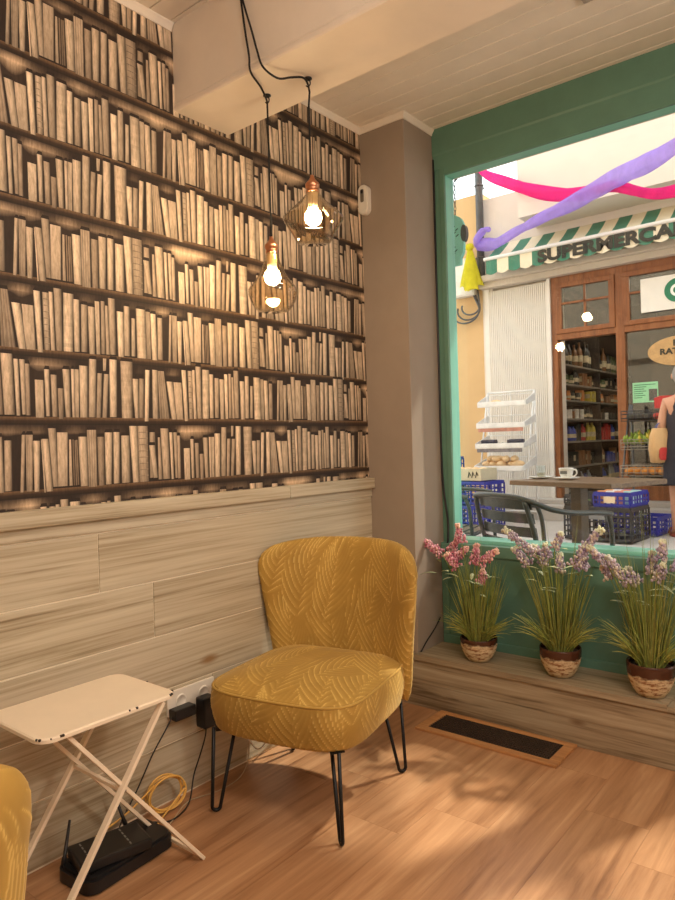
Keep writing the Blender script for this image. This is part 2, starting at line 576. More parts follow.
# base print
rows = [(0.828, 'C', 0.906), (1.041, 'A', 0.888), (1.245, 'B', 0.941), (1.435, 'C', 0.906), (1.636, 'A', 0.888), (1.851, 'B', 0.941), (2.045, 'C', 0.906), (2.265, 'A', 0.888), (2.478, 'B', 0.941), (2.69, 'C', 0.9)]
for ri in range(len(rows) - 1):
    z, seg, ys = rows[ri]; zt = rows[ri + 1][0] - 0.016
    if z > ZT:
        continue
    # printed backing: dark round the books, paler where the space above them is open
    NX = 700
    dy = (YR - YL) / NX
    tops = np.zeros(NX + 1)
    yq = ys; sq = seg
    while yq > YL:
        sq = PRV[sq]; yq -= SEG[sq][1]
    while yq < YR + 0.3:
        for bk in SEG[sq][0]:
            if bk[4] > 60:
                continue
            i0 = int((yq + min(bk[0], bk[2]) / 1000 - YL) / dy) - 1; i1 = int((yq + max(bk[1], bk[3]) / 1000 - YL) / dy) + 2
            i0 = max(i0, 0); i1 = min(i1, NX)
            if i1 > i0:
                tops[i0:i1] = np.maximum(tops[i0:i1], bk[5] / 1000)
        yq += SEG[sq][1]; sq = NXT[sq]
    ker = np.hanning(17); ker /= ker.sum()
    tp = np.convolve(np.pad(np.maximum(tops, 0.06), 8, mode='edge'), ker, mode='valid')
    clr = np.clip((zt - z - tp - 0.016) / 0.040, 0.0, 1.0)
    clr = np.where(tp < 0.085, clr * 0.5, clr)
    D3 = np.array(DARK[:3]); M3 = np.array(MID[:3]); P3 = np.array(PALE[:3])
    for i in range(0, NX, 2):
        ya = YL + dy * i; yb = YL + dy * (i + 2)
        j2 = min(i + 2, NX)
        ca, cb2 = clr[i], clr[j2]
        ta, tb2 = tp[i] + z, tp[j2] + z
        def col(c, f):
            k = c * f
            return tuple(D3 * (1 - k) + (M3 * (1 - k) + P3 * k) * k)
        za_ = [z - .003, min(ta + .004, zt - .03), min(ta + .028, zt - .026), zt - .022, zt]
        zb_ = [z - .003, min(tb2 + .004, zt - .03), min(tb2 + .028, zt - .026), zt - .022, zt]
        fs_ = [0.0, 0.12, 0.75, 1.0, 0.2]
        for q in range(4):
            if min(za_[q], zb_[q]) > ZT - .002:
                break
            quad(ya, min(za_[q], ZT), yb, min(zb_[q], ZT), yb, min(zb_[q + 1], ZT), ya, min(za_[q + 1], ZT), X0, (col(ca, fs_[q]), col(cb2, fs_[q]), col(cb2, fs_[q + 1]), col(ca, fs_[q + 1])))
    # shelf board: pale lip over a dark edge
    for (za, zb2, ca, c2) in ((z - 0.017, z - 0.006, lin(30, 20, 12), lin(58, 40, 26)), (z - 0.006, z + 0.005, lin(58, 40, 26), lin(120, 92, 64))):
        if zb2 < ZT:
            for i in range(20):
                ya = YL + (YR - YL) * i / 20; yb = YL + (YR - YL) * (i + 1) / 20
                quad(ya, za, yb, za, yb, zb2, ya, zb2, X0 + 0.0003, (ca, ca, c2, c2))
    # books
    y = ys; sname = seg
    while y > YL:
        sname = PRV[sname]; y -= SEG[sname][1]
    lay = 0
    while y < YR:
        for bk in SEG[sname][0]:
            b0, b1, t0, t1 = (y + v / 1000 for v in bk[:4])
            zb0, zt0 = z + bk[4] / 1000, z + bk[5] / 1000
            if min(b0, t0) < YL or max(b1, t1) > 2.535 or zb0 > ZT - 0.01:
                continue
            full = zt0 - zb0
            zt1 = min(zt0, ZT)
            fr_ = (zt1 - zb0) / full
            t0 = b0 + (t0 - b0) * fr_; t1 = b1 + (t1 - b1) * fr_
            lay = (lay + 1) % 3
            xx = X0 + 0.0006 + lay * 0.00025
            jit = 0.74 + 0.32 * wr.random()
            c = np.array(tone_col(bk[6], jit)); st = bk[7]
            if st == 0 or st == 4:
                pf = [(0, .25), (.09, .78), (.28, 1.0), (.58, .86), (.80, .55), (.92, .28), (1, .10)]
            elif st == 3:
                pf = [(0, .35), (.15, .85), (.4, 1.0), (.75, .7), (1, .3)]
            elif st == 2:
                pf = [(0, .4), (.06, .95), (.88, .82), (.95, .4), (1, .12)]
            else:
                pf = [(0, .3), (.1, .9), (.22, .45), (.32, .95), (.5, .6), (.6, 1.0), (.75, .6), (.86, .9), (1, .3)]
            nseg = 9 if st == 3 else (14 if st == 4 else 4)
            zl = [zb0 + (zt1 - zb0) * i / nseg for i in range(nseg + 1)]
            for i in range(nseg):
                fa, fb_ = i / nseg, (i + 1) / nseg
                va = vb = 1.0
                if st == 4:
                    va, vb = .85 + .25 * wr.random(), .85 + .25 * wr.random()
                else:
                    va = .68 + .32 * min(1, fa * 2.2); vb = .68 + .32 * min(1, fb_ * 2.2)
                for (u0, s0), (u1, s1) in zip(pf, pf[1:]):
                    q = lambda u, f: (b0 + (b1 - b0) * u) * (1 - f) + (t0 + (t1 - t0) * u) * f
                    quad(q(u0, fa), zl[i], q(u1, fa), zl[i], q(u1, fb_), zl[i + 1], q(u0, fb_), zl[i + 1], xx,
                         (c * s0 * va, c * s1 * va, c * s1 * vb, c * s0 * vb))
                if st == 3 and i > 0:
                    q = lambda u, f: (b0 + (b1 - b0) * u) * (1 - f) + (t0 + (t1 - t0) * u) * f
                    quad(q(0.02, fa), zl[i] - .0016, q(.98, fa), zl[i] - .0016, q(.98, fa), zl[i] + .0016, q(0.02, fa), zl[i] + .0016, xx + 0.0001, (c * .3, c * .3, c * .8, c * .8))
            # printed dark page block over the book's head
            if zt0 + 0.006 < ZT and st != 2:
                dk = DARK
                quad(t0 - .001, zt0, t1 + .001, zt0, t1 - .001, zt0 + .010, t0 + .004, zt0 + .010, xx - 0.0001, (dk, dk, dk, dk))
        y += SEG[sname][1]
        sname = NXT[sname]
mw, nt, b = new_mat('bookshelf_wallpaper')
at = N(nt, 'ShaderNodeAttribute', attribute_name='tint')
v = objvec(nt, (60, 70, 14))
g = noise(nt, v, 2.0, 5, 0.75)
nt.links.new(mixc(nt, 1.0, at.outputs['Color'], ramp(nt, g, [(0.3, (.60, .57, .52, 1)), (0.6, (1.08, 1.08, 1.08, 1))]), 'MULTIPLY'), b.inputs['Base Color'])
b.inputs['Roughness'].default_value = 0.75
wp.build('wallpaper', mw, wall_left)

# ------------------------------------------------------------------ wainscot boards on the left wall
wb = MB()
zs = [0.004, 0.188, 0.367, 0.546, 0.725, 0.904]
joints = [[-0.4, 0.75, 2.0], [0.2, 1.55], [-0.3, 0.52, 1.95], [0.1, 1.32], [-0.25, 1.13], ]
for i in range(5):
    js = [-2.5] + joints[i] + [2.514]
    for a, c2 in zip(js, js[1:]):
        wb.box(-0.014, 0.0, a + 0.001, c2 - 0.001, zs[i] + 0.002, zs[i + 1] - 0.002, tone=(wr.random() * 30, wr.random() * 9, wr.random() * 9), bev=0.0022)
wb.box(-0.013, -0.003, -2.5, 2.514, 0.0, 0.91, mi=1, tone=(0.05, 3, 3))  # pale filler: light caught by the board bevels, painted into the grooves
wb.box(-0.014, 0.004, -2.5, 2.514, 0.907, 0.946, tone=(0.9, 4, 2), bev=0.002)
wains = struct(wb.build('trim_4', [M_wains, plain('groove_highlight', lin(238, 228, 206), 0.7, var=0.05)]), 'whitewashed board wainscot along the left wall', 'wainscot')
cp = MB()
cp.box(-0.014, 0.022, -2.5, 1.95, 0.944, 0.992, tone=(8.7, 1, 5), bev=0.004)
cp.box(-0.014, 0.022, 1.952, 2.514, 0.944, 0.992, tone=(3.8, 6, 5), bev=0.004)
cp.build('cap_rail', M_wains, wains)

# ------------------------------------------------------------------ pillar between wallpaper wall and window
pb = MB()
pb.box(-0.2, 0.226, 2.515, 2.86, 0.0, 2.75, bev=0.003)
struct(pb.build('wall_front', M_taupe), 'taupe painted pillar between the bookshelf wall and the window', 'pillar')
# the rest of the room, out of the frame
ob = MB(); ob.box(4.3, 4.4, -2.6, 2.95, -0.05, 2.75); struct(ob.build('wall_right', M_plaster), 'plain wall right of the room', 'wall')
ob = MB(); ob.box(-0.2, 4.4, -2.7, -2.55, -0.05, 2.75); struct(ob.build('wall_back', M_plaster), 'plain wall behind the viewer', 'wall')
ob = MB(); ob.box(2.45, 4.4, 2.70, 2.98, 0.0, 2.75); ob.box(1.45, 2.45, 2.76, 2.90, 2.36, 2.45); ob.box(-6.0, 8.0, 2.87, 2.98, 2.42, 5.4); ob.box(-6.0, 0.20, 2.87, 2.90, 0.0, 2.42); ob.box(2.45, 8.0, 2.87, 2.98, 0.0, 2.42)
struct(ob.build('wall_window', M_plaster), 'plain wall beside the shop window', 'wall')

# ------------------------------------------------------------------ window_1: green timber frame, shutter box, panel, glass
win = struct(empty('window_1', (0, 2.75, 0)), 'green timber shop window looking onto the street', 'window')
P0 = Vector((0, -2.75, 0))
def wpart(mb, name, mat):
    o = mb.build(name, mat, win); o.location = P0; return o
XR = 1.36
g = MB()
# stiles and head: outer face, stepped moulding, inner bead
def frame_piece(g, x0, x1, z0, z1, y0, y1, bev=0.003):
    g.box(x0, x1, y0, y1, z0, z1, bev=bev)
frame_piece(g, 0.2265, 0.262, 0.22, 2.448, 2.757, 2.86)
frame_piece(g, 0.260, 0.2845, 0.62, 2.40, 2.752, 2.768)
frame_piece(g, XR - 0.02, XR + 0.10, 0.22, 2.448, 2.757, 2.86)
frame_piece(g, XR - 0.046, XR - 0.018, 0.62, 2.40, 2.752, 2.768)
frame_piece(g, 0.2265, XR + 0.10, 2.39, 2.46, 2.752, 2.90)
frame_piece(g, 0.2845, XR - 0.046, 2.358, 2.394, 2.752, 2.768)
wpart(g, 'frame', M_green)
g = MB()
# reveal and outer sash in a paler teal that holds the outside daylight
g.box(0.262, 0.2855, 2.764, 2.806, 0.70, 2.358, bev=0.001)
g.box(0.262, XR - 0.02, 2.764, 2.806, 2.357, 2.38, bev=0.001)
g.box(XR - 0.046, XR - 0.022, 2.764, 2.806, 0.70, 2.358, bev=0.001)
g.box(0.24, 0.266, 2.806, 2.87, 0.70, 2.39, bev=0.003)
g.box(0.24, XR, 2.806, 2.87, 2.376, 2.40, bev=0.003)
g.box(XR - 0.04, XR, 2.806, 2.87, 0.70, 2.39, bev=0.003)
wpart(g, 'sash', M_teal_lit)
g = MB()
g.box(0.27, XR - 0.03, 2.765, 2.875, 0.682, 0.7005, bev=0.004)
wpart(g, 'window_sill', M_teal_lit)
g = MB()
g.box(0.2265, XR + 0.02, 2.735, 2.82, 0.218, 0.684, bev=0.002)
g.box(0.23, XR, 2.726, 2.74, 0.632, 0.683, bev=0.003)
g.box(0.23, XR, 2.727, 2.74, 0.22, 0.262, bev=0.004)
g.box(0.23, 0.262, 2.7275, 2.74, 0.263, 0.631, bev=0.003)
g.box(XR - 0.06, XR, 2.7275, 2.74, 0.263, 0.631, bev=0.003)
wpart(g, 'lower_panel', M_green)
g = MB()
pr = [(2.748, 2.576), (2.748, 2.462), (2.753, 2.452), (2.765, 2.447), (2.85, 2.447), (2.85, 2.576)]
n = len(pr)
g.add([(0.2268, a, b2) for a, b2 in pr] + [(XR + 1.05, a, b2) for a, b2 in pr],
      [tuple(range(n)), tuple(range(2 * n - 1, n - 1, -1))] + [(i, n + i, n + (i + 1) % n, (i + 1) % n) for i in range(n)])
wpart(g, 'shutter_box', M_green)
g = MB()
g.box(0.264, XR - 0.038, 2.842, 2.847, 0.70, 2.378)
wpart(g, 'glass_pane', M_glass)

# glazed street door right of the window (out of the frame, its daylight falls on the floor)
dr = struct(empty('door_1', (1.9, 2.8, 0)), 'green glazed street door right of the window', 'door')
g = MB()
for bx in ((1.462, 1.54, 0.02, 2.36), (2.37, 2.45, 0.02, 2.36)):
    g.box(bx[0], bx[1], 2.78, 2.83, bx[2], bx[3], bev=0.004)
g.box(1.54, 2.37, 2.78, 2.83, 0.02, 0.28, bev=0.004); g.box(1.54, 2.37, 2.78, 2.83, 2.24, 2.36, bev=0.004)
o = g.build('door_frame', M_green, dr); o.location = (-1.9, -2.8, 0)
g = MB(); g.box(1.538, 2.372, 2.80, 2.806, 0.278, 2.242)
o = g.build('door_glass', M_glass, dr); o.location = (-1.9, -2.8, 0)

# dark blind cord in the gap beside the frame
g = MB()
g.tube(smooth_curve([(0.231, 2.752, 2.44), (0.2305, 2.752, 2.0), (0.231, 2.752, 1.5), (0.233, 2.752, 1.0), (0.262, 2.742, 0.76), (0.258, 2.718, 0.60)], 6), 0.0045, 6)
tag(g.build('blind_cord', M_black), 'dark cord hanging down the gap between pillar and green frame', 'cord')
g = MB()
g.tube(smooth_curve([(0.2345, 2.525, 0.232), (0.2325, 2.58, 0.266), (0.2325, 2.65, 0.306), (0.2325, 2.70, 0.345)], 5), 0.003, 6)
tag(g.build('floor_cable', M_black), 'short black cable rising diagonally on the pillar behind the pink flowers', 'cable')

# ------------------------------------------------------------------ timber step under the window
sb = MB()
sb.box(0.0, 1.33, 2.505, 2.52, 0.0, 0.105, tone=(4.2, 1, 1), bev=0.002)
sb.box(0.0, 1.33, 2.503, 2.52, 0.103, 0.207, tone=(7.6, 5, 2), bev=0.002)
sb.box(0.0, 1.345, 2.52, 2.75, 0.0, 0.203, tone=(2.5, 2, 2))
step = struct(sb.build('trim_5', M_bench), 'weathered wooden step under the shop window', 'step')
sb = MB()
yA = 2.494
# nosing with mitred corner, then the return board and the top boards
sb.prism([(0.0, yA), (1.235, yA), (1.185, yA + 0.05), (0.0, yA + 0.05)], 0.204, 0.227, tone=(5.3, 3, 3))
sb.prism([(1.2355, yA), (1.237, yA), (1.237, 2.745), (1.187, 2.745), (1.187, yA + 0.05)], 0.204, 0.227, tone=(1.85, 8, 4))
sb.box(0.2265, 1.185, yA + 0.051, 2.745, 0.204, 0.2265, tone=(9.25, 2, 7))
sb.box(1.2375, 1.345, yA, 2.745, 0.204, 0.222, tone=(6.4, 2, 7))
sb.build('step_top', M_bench, step)

# floor vent / sunken mat well with wooden surround
v0 = Vector((0.344, 2.292, 0))
fv = tag(empty('floor_vent', (0.633, 2.40, 0)), 'dark grille in a wooden frame let into the floor before the step', 'vent')
g = MB()
for bx in ((-0.289, 0.289, -0.108, -0.075), (-0.289, 0.289, 0.072, 0.1), (-0.289, -0.25, -0.075, 0.072), (0.25, 0.289, -0.075, 0.072)):
    g.box(bx[0], bx[1], bx[2], bx[3], 0.0, 0.011, bev=0.003, tone=(0.6, bx[0], 1))
g.build('frame', wood('oak_trim', [(0.25, lin(150, 100, 60)), (0.5, lin(184, 132, 84)), (0.75, lin(200, 150, 100))], 0, rough=0.4), fv)
g = MB()
g.box(-0.25, 0.25, -0.075, 0.072, 0.0005, 0.003)
for i in range(48):
    xx = -0.245 + i * 0.0104
    g.box(xx, xx + 0.004, -0.074, 0.071, 0.003, 0.007)
for i in range(10):
    yy = -0.068 + i * 0.0152
    g.box(-0.249, 0.249, yy, yy + 0.004, 0.003, 0.0078)
g.build('grille', plain('dark_grille', lin(52, 38, 28), 0.7, var=0.2, scale=40), fv)

# motion sensor on the pillar
sn = tag(empty('alarm_sensor', (0.018, 2.514, 2.243)), 'white oblong alarm sensor at the top of the taupe pillar', 'sensor')
g = MB()
M = Matrix.Rotation(R(90), 4, 'X')
g.prism(rnd_poly(-0.027, 0.027, -0.066, 0.066, 0.0265, 8), 0.0, 0.026, M)
g.prism(rnd_poly(-0.023, 0.023, -0.062, 0.062, 0.0225, 8), 0.0255, 0.031, M)
g.build('housing', M_white_plastic, sn)
g = MB()
g.prism(rnd_poly(-0.009, 0.009, -0.012, 0.045, 0.006, 5), 0.03, 0.033, M)
g.build('lens', plain('sensor_lens', lin(120, 112, 100), 0.25), sn)
g = MB()
g.prism(rnd_poly(-0.006, 0.006, 0.026, 0.042, 0.005, 5), 0.032, 0.0345, M)
g.build('detector_window', M_black, sn)

g = MB()
g.box(1.09, 1.19, 2.185, 2.275, 2.557, 2.5755, bev=0.006)
g.box(1.10, 1.18, 2.195, 2.265, 2.553, 2.559, bev=0.003)
tag(g.build('ceiling_vent', plain('grey_plastic', lin(186, 176, 168), 0.5)), 'pale grey plastic plate on the ceiling boards at the top edge', 'vent')

# ------------------------------------------------------------------ pendant lamps
M_copper = plain('brushed_copper', lin(206, 146, 112), 0.3, 1.0, var=0.1)
M_shade = glass_mat('tinted_lamp_glass', (0.965, 0.915, 0.83, 1), 1.5, 0.015)
M_cord = plain('black_fabric_cord', lin(14, 13, 13), 0.8)
M_bulb = emit_mat('bulb_light', (1.0, 0.78, 0.52, 1), 190)
M_ceram = plain('bulb_base', lin(232, 205, 160), 0.4)
def pendant(loc, prof, cord_pts, label, ztop):
    t = tag(empty('pendant_lamp', loc), label, 'lamp', 'hanging glass lamps')
    L = Vector(loc)
    c = MB()
    c.tube([Vector(p) - L for p in cord_pts], 0.0032, 8)
    c.build('cord', M_cord, t)
    s = MB()
    s.lathe([(0, 0.040), (0.006, 0.040), (0.007, 0.032), (0.012, 0.024), (0.021, 0.014), (0.022, 0.012), (0.022, 0.002), (0.0195, 0.0), (0.0195, -0.008), (0.021, -0.009), (0.021, -0.013), (0.0, -0.013)], 28)
    s.build('socket_cap', M_copper, t)
    s = MB()
    s.lathe([(0.0, -0.013), (0.016, -0.013), (0.016, -0.052), (0.0165, -0.064), (0.012, -0.067), (0.0, -0.067)], 20)
    s.build('socket', M_ceram, t)
    g = MB()
    g.lathe(prof, 40)
    g.lathe([(max(r - 0.0022, 0.0), z + (0.0022 if r < 0.06 and z < -0.15 else 0.0)) for r, z in prof][::-1], 40)
    g.build('glass_shade', M_shade, t)
    b2 = MB()
    b2.ball((0, 0, -0.090), 0.0265, 20, 12)
    b2.build('bulb', M_bulb, t)
    return t
h1 = (0.461, 1.617, 2.281); h2 = (0.295, 1.605, 2.281)
z1, z2 = 1.943, 1.787
prof1 = [(0.021, -0.008), (0.023, -0.020), (0.036, -0.036), (0.058, -0.058), (0.081, -0.078), (0.093, -0.090), (0.0945, -0.095), (0.091, -0.103), (0.078, -0.122), (0.064, -0.145), (0.058, -0.158), (0.052, -0.166), (0.0, -0.168)]
prof2 = [(0.021, -0.008), (0.0225, -0.025), (0.028, -0.045), (0.042, -0.078), (0.058, -0.104), (0.073, -0.122), (0.080, -0.132), (0.0795, -0.146), (0.072, -0.170), (0.060, -0.190), (0.050, -0.200), (0.0, -0.202)]
src = Vector((0.335, 1.44, 2.577))
c1 = smooth_curve([src + Vector((0.004, 0, 0)), (0.348, 1.452, 2.51), (0.363, 1.455, 2.453), (0.386, 1.455, 2.384), (0.404, 1.455, 2.324), (0.424, 1.458, 2.268), (0.428, 1.515, 2.256), (0.450, 1.550, 2.264), (0.466, 1.585, 2.272), (0.462, 1.612, 2.268), (0.466, 1.617, 2.24)], 8) + [Vector((0.461, 1.617, z)) for z in (2.2, 2.1, z1 + 0.036)]
c2 = smooth_curve([src, (0.340, 1.455, 2.529), (0.343, 1.455, 2.497), (0.356, 1.455, 2.402), (0.370, 1.455, 2.322), (0.372, 1.458, 2.272), (0.342, 1.530, 2.264), (0.302, 1.595, 2.262), (0.295, 1.605, 2.24)], 8) + [Vector((0.295, 1.605, z)) for z in (2.2, 2.0, z2 + 0.036)]
pendant((0.466, 1.617, z1), prof1, c1, 'higher wide-shouldered clear glass pendant lamp with copper cap, lit', z1)
pendant((0.295, 1.605, z2), prof2, c2, 'lower teardrop clear glass pendant lamp with copper cap, lit', z2)
def hook(p, label):
    h = MB()
    h.lathe([(0, 0.004), (0.012, 0.004), (0.013, 0.0), (0.006, -0.004), (0.0, -0.004)], 14)
    h.tube(smooth_curve([(0, 0, -0.002), (0.007, 0.0, -0.008), (0.008, 0, -0.018), (0.0, 0, -0.024), (-0.008, 0, -0.018)], 5), 0.0022, 6)
    tag(h.build('cord_hook', M_black_metal, None, p), label, 'hook')
hook((0.461, 1.617, 2.2815), 'small dark hook under the beam carrying the cord of the higher lamp')
hook((0.295, 1.605, 2.2815), 'small dark hook under the beam carrying the cord of the lower lamp')

# ------------------------------------------------------------------ embossed palm-leaf velvet
NT = 640; TS = 0.50
def leaf_tile():
    H = np.zeros((NT, NT), np.float32)
    r = random.Random(11)
    px = TS / NT
    def leaflet(x0, y0, ang, L, w, bend):
        rad = int(L / px) + 4
        cx, cy = int(x0 / px), int(y0 / px)
        ii, jj = np.mgrid[-rad:rad + 1, -rad:rad + 1]
        X = (cx + jj) * px - x0; Y = (cy + ii) * px - y0
        t = (X * math.cos(ang) + Y * math.sin(ang)) / L
        d = (-X * math.sin(ang) + Y * math.cos(ang)) - bend * L * t * t
        ww = w * np.clip(4 * t * (1 - t), 0, 1) ** 0.55 + 1e-6
        m = (t > 0) & (t < 1) & (np.abs(d) < ww)
        q = d / ww
        h = 0.45 + 0.55 * (1 - np.abs(q)) ** 0.8 * (0.6 + 0.4 * (q > 0))
        h = np.where(q > 0.70, 1.0, np.where(q < -0.62, 0.0, 0.30 + 0.35 * (q + 0.62) / 1.32))
        a = (cy + ii) % NT; b = (cx + jj) % NT
        H[a[m], b[m]] = h[m]
    for q in range(20):
        bx, by = (q % 5) * TS / 5 + r.uniform(0, TS / 5), (q // 5) * TS / 4 + r.uniform(0, TS / 4)
        L = r.uniform(0.17, 0.24)
        a0 = R(r.uniform(55, 125)); cv = r.uniform(-1.0, 1.0)
        n = 10
        pts = []
        x, y = bx, by
        for k in range(n):
            a = a0 + cv * (k / n) ** 1.5
            pts.append((x, y, a, k / n))
            x += math.cos(a) * L / n; y += math.sin(a) * L / n
        for (x, y, a, s) in pts:
            ll = 0.125 * (0.6 + 0.6 * math.sin(PI * min(1, s * 0.9 + 0.12))) * (1 - 0.25 * s)
            sp = R(46 - 30 * s)
            for sg in (1, -1):
                leaflet(x % TS, y % TS, a + sg * sp, ll, 0.0098, -sg * 0.20)
    H[H == 0] = 0.3
    return H
LEAF = leaf_tile()
def leaf_at(u, v):
    x = (np.asarray(u) / 1.25 / TS * NT) % NT; y = (np.asarray(v) / 1.25 / TS * NT) % NT
    i0 = np.floor(x).astype(int); j0 = np.floor(y).astype(int)
    fx = x - i0; fy = y - j0
    i1 = (i0 + 1) % NT; j1 = (j0 + 1) % NT; i0 %= NT; j0 %= NT
    return (LEAF[j0, i0] * (1 - fx) * (1 - fy) + LEAF[j0, i1] * fx * (1 - fy) + LEAF[j1, i0] * (1 - fx) * fy + LEAF[j1, i1] * fx * fy)

mv, nt, b = new_mat('mustard_velvet')
at = N(nt, 'ShaderNodeAttribute', attribute_name='pattern')
v = objvec(nt)
nf = noise(nt, v, 9, 3)
c = ramp(nt, at.outputs['Fac'], [(0.0, lin(132, 100, 42)), (0.3, lin(168, 132, 62)), (0.65, lin(182, 146, 72)), (1.0, lin(216, 182, 104))])
c = mixc(nt, 1.0, c, ramp(nt, nf, [(0.3, (.88, .88, .88, 1)), (0.7, (1.08, 1.08, 1.08, 1))]), 'MULTIPLY')
nt.links.new(c, b.inputs['Base Color'])
b.inputs['Roughness'].default_value = 0.72
b.inputs['Specular IOR Level'].default_value = 0.25
b.inputs['Sheen Weight'].default_value = 0.35
b.inputs['Sheen Roughness'].default_value = 0.4
b.inputs['Sheen Tint'].default_value = (1.0, 0.82, 0.45, 1)
bump(nt, b, noise(nt, v, 900, 2), 0.15, 0.0006)
M_velvet = mv

def grid_mesh(name, P, U, V, closed_u, amp=0.0016, caps=()):
    """P: (nu, nv, 3) array of points; U, V pattern coordinates in metres."""
    nu, nv = P.shape[:2]
    pat = leaf_at(U, V)
    du = np.roll(P, -1, 0) - np.roll(P, 1, 0) if closed_u else np.gradient(P, axis=0)
    dv = np.gradient(P, axis=1)
    nn = np.cross(du, dv); ln = np.linalg.norm(nn, axis=2, keepdims=True)
    nn = nn / np.maximum(ln, 1e-9)
    P2 = P + nn * (pat[..., None] - 0.4) * amp * np.minimum(1, ln / (ln.mean() * 0.15 + 1e-12))
    vs = P2.reshape(-1, 3)
    idx = np.arange(nu * nv).reshape(nu, nv)
    a = idx if closed_u else idx[:-1]
    bb_ = np.roll(idx, -1, 0) if closed_u else idx[1:]
    f = np.stack([a[:, :-1], bb_[:, :-1], bb_[:, 1:], a[:, 1:]], -1).reshape(-1, 4)
    me = bpy.data.meshes.new(name)
    me.from_pydata([tuple(p) for p in vs], [], [tuple(q) for q in f.tolist()])
    me.materials.append(M_velvet)
    at = me.attributes.new('pattern', 'FLOAT', 'POINT')
    at.data.foreach_set('value', pat.reshape(-1).astype(np.float32))
    me.polygons.foreach_set('use_smooth', [True] * len(me.polygons))
    me.update()
    return me

def obj_of(name, me, parent):
    o = bpy.data.objects.new(name, me); COL.objects.link(o); o.parent = parent
    return o

def make_chair(label):
    t = tag(empty('accent_chair', (0, 0, 0)), label, 'chair', 'mustard palm-leaf accent chairs')
    # --- seat cushion: rings of a rounded square, front towards -y
    hx, y0, y1 = 0.266, -0.282, 0.238
    cy, hy = (y0 + y1) / 2, (y1 - y0) / 2
    nu = 420
    th = np.linspace(0, 2 * PI, nu, endpoint=False)
    e = 2 / 5.2
    td = np.linspace(0, 2 * PI, 8001)
    cd = np.sign(np.cos(td)) * np.abs(np.cos(td)) ** e
    sd = np.sign(np.sin(td)) * np.abs(np.sin(td)) ** e
    ad = np.concatenate([[0], np.cumsum(np.hypot(np.diff(cd * hx), np.diff(sd * hy)))])
    aq = np.linspace(0, ad[-1], nu, endpoint=False)
    cx_ = np.interp(aq, ad, cd); sy_ = np.interp(aq, ad, sd)
    # slight bow of the front edge, body tapers to the back
    def ring(sc, z, inset=0.0):
        X = cx_ * (hx * sc - inset); Y = sy_ * (hy * sc - inset)
        X = X * (1 - 0.035 * (sy_ * sc + 1) / 2)
        Y = Y - 0.018 * (1 - (cx_ * sc) ** 2) * np.clip(-sy_ * sc, 0, 1)
        return np.stack([X, Y + cy, np.full(nu, z) if np.isscalar(z) else z], -1)
    rings = []
    for s in np.linspace(0.0, 0.93, 8):
        rings.append(ring(s, 0.262))
    for k in range(6):
        a = k / 5 * PI / 2
        rings.append(ring(1.0, 0.280 - 0.018 * math.cos(a), 0.016 * (1 - math.sin(a)) + 0.006))
    nside = 40
    for k in range(1, nside + 1):
        s = k / nside
        rings.append(ring(1.0, 0.280 + 0.112 * s, 0.006 * (1 - s) - 0.007 * math.sin(PI * s)))
    rings.append(ring(1.0, 0.3945, 0.004)); rings.append(ring(1.0, 0.3955, 0.007))
    for k in range(1, 95):
        s = 1 - k / 94
        rad2 = s ** 2
        z = 0.3965 + 0.040 * (1 - s ** 3.0) + 0.010 * (s > 0) * (1 - s) * 0
        rings.append(ring(max(s, 0.0) * 0.985, z))
    P = np.stack(rings, 1)
    U = P[..., 0].copy(); V = P[..., 1].copy()
    arc = np.concatenate([[0], np.cumsum(np.linalg.norm(np.diff(ring(1, 0), axis=0), axis=1))])
    for j in range(len(rings)):
        z = P[0, j, 2]
        if 8 <= j <= 8 + 6 + nside - 1:
            U[:, j] = arc * 0.98; V[:, j] = z + 0.17
    me = grid_mesh('seat', P, U, V, True, 0.0022)
    obj_of('seat', me, t)
    # piping along the seam
    g = MB()
    rg = ring(1.0, 0.3945, 0.0015)
    g.tube([tuple(p) for p in rg[::3]], 0.0042, 6, closed=True)
    me2 = g.mesh('piping', [M_velvet])
    a2 = me2.attributes.new('pattern', 'FLOAT', 'POINT'); a2.data.foreach_set('value', [0.62] * len(me2.vertices))
    obj_of('piping', me2, t)
    # --- backrest: curved pillow, flared towards the top, wrapping forward at the wings
    ns, nt_ = 200, 170
    def param(n):
        q = np.linspace(-1, 1, n)
        return np.sin(q * PI / 2) * 0.45 + q * 0.55
    s = param(ns)[:, None]; q = param(nt_)[None, :]
    S = s * np.ones_like(q); Q = q * np.ones_like(s)
    # round the corners: more at the top
    kx = np.where(Q > 0, 0.13, 0.04); 
    u = S * (1 - kx * np.abs(Q) ** 9)
    w = Q * (1 - 0.075 * np.abs(S) ** 5 * (Q > 0) - 0.0 * S)
    vv = (w + 1) / 2
    hw = 0.264 + 0.058 * np.clip(vv, 0, 1) ** 1.3 - 0.02 * np.clip((vv - 0.8) / 0.2, 0, 1) ** 2
    Xc = u * hw
    Zc = 0.262 + vv * 0.535
    Yc = 0.272 + 0.072 * vv ** 1.2 - 0.215 * np.abs(u) ** 2.2 * (0.40 + 0.60 * vv)
    Yc = Yc + 0.0
    edge = np.clip(1 - np.abs(S) ** 7, 0, 1) ** 0.5 * np.clip(1 - np.abs(Q) ** 8, 0, 1) ** 0.5
    th_ = 0.041 * edge
    C0 = np.stack([Xc, Yc, Zc], -1)
    du = np.gradient(C0, axis=0); dv = np.gradient(C0, axis=1)
    nn = np.cross(du, dv); nn /= np.maximum(np.linalg.norm(nn, axis=2, keepdims=True), 1e-9)   # points to -y (front)
    front = C0 + nn * th_[..., None]
    rear = C0 - nn * (th_ * 0.95)[..., None]
    mid_ = C0[:, nt_ // 2]
    al = np.concatenate([[0], np.cumsum(np.linalg.norm(np.diff(mid_, axis=0), axis=1))])
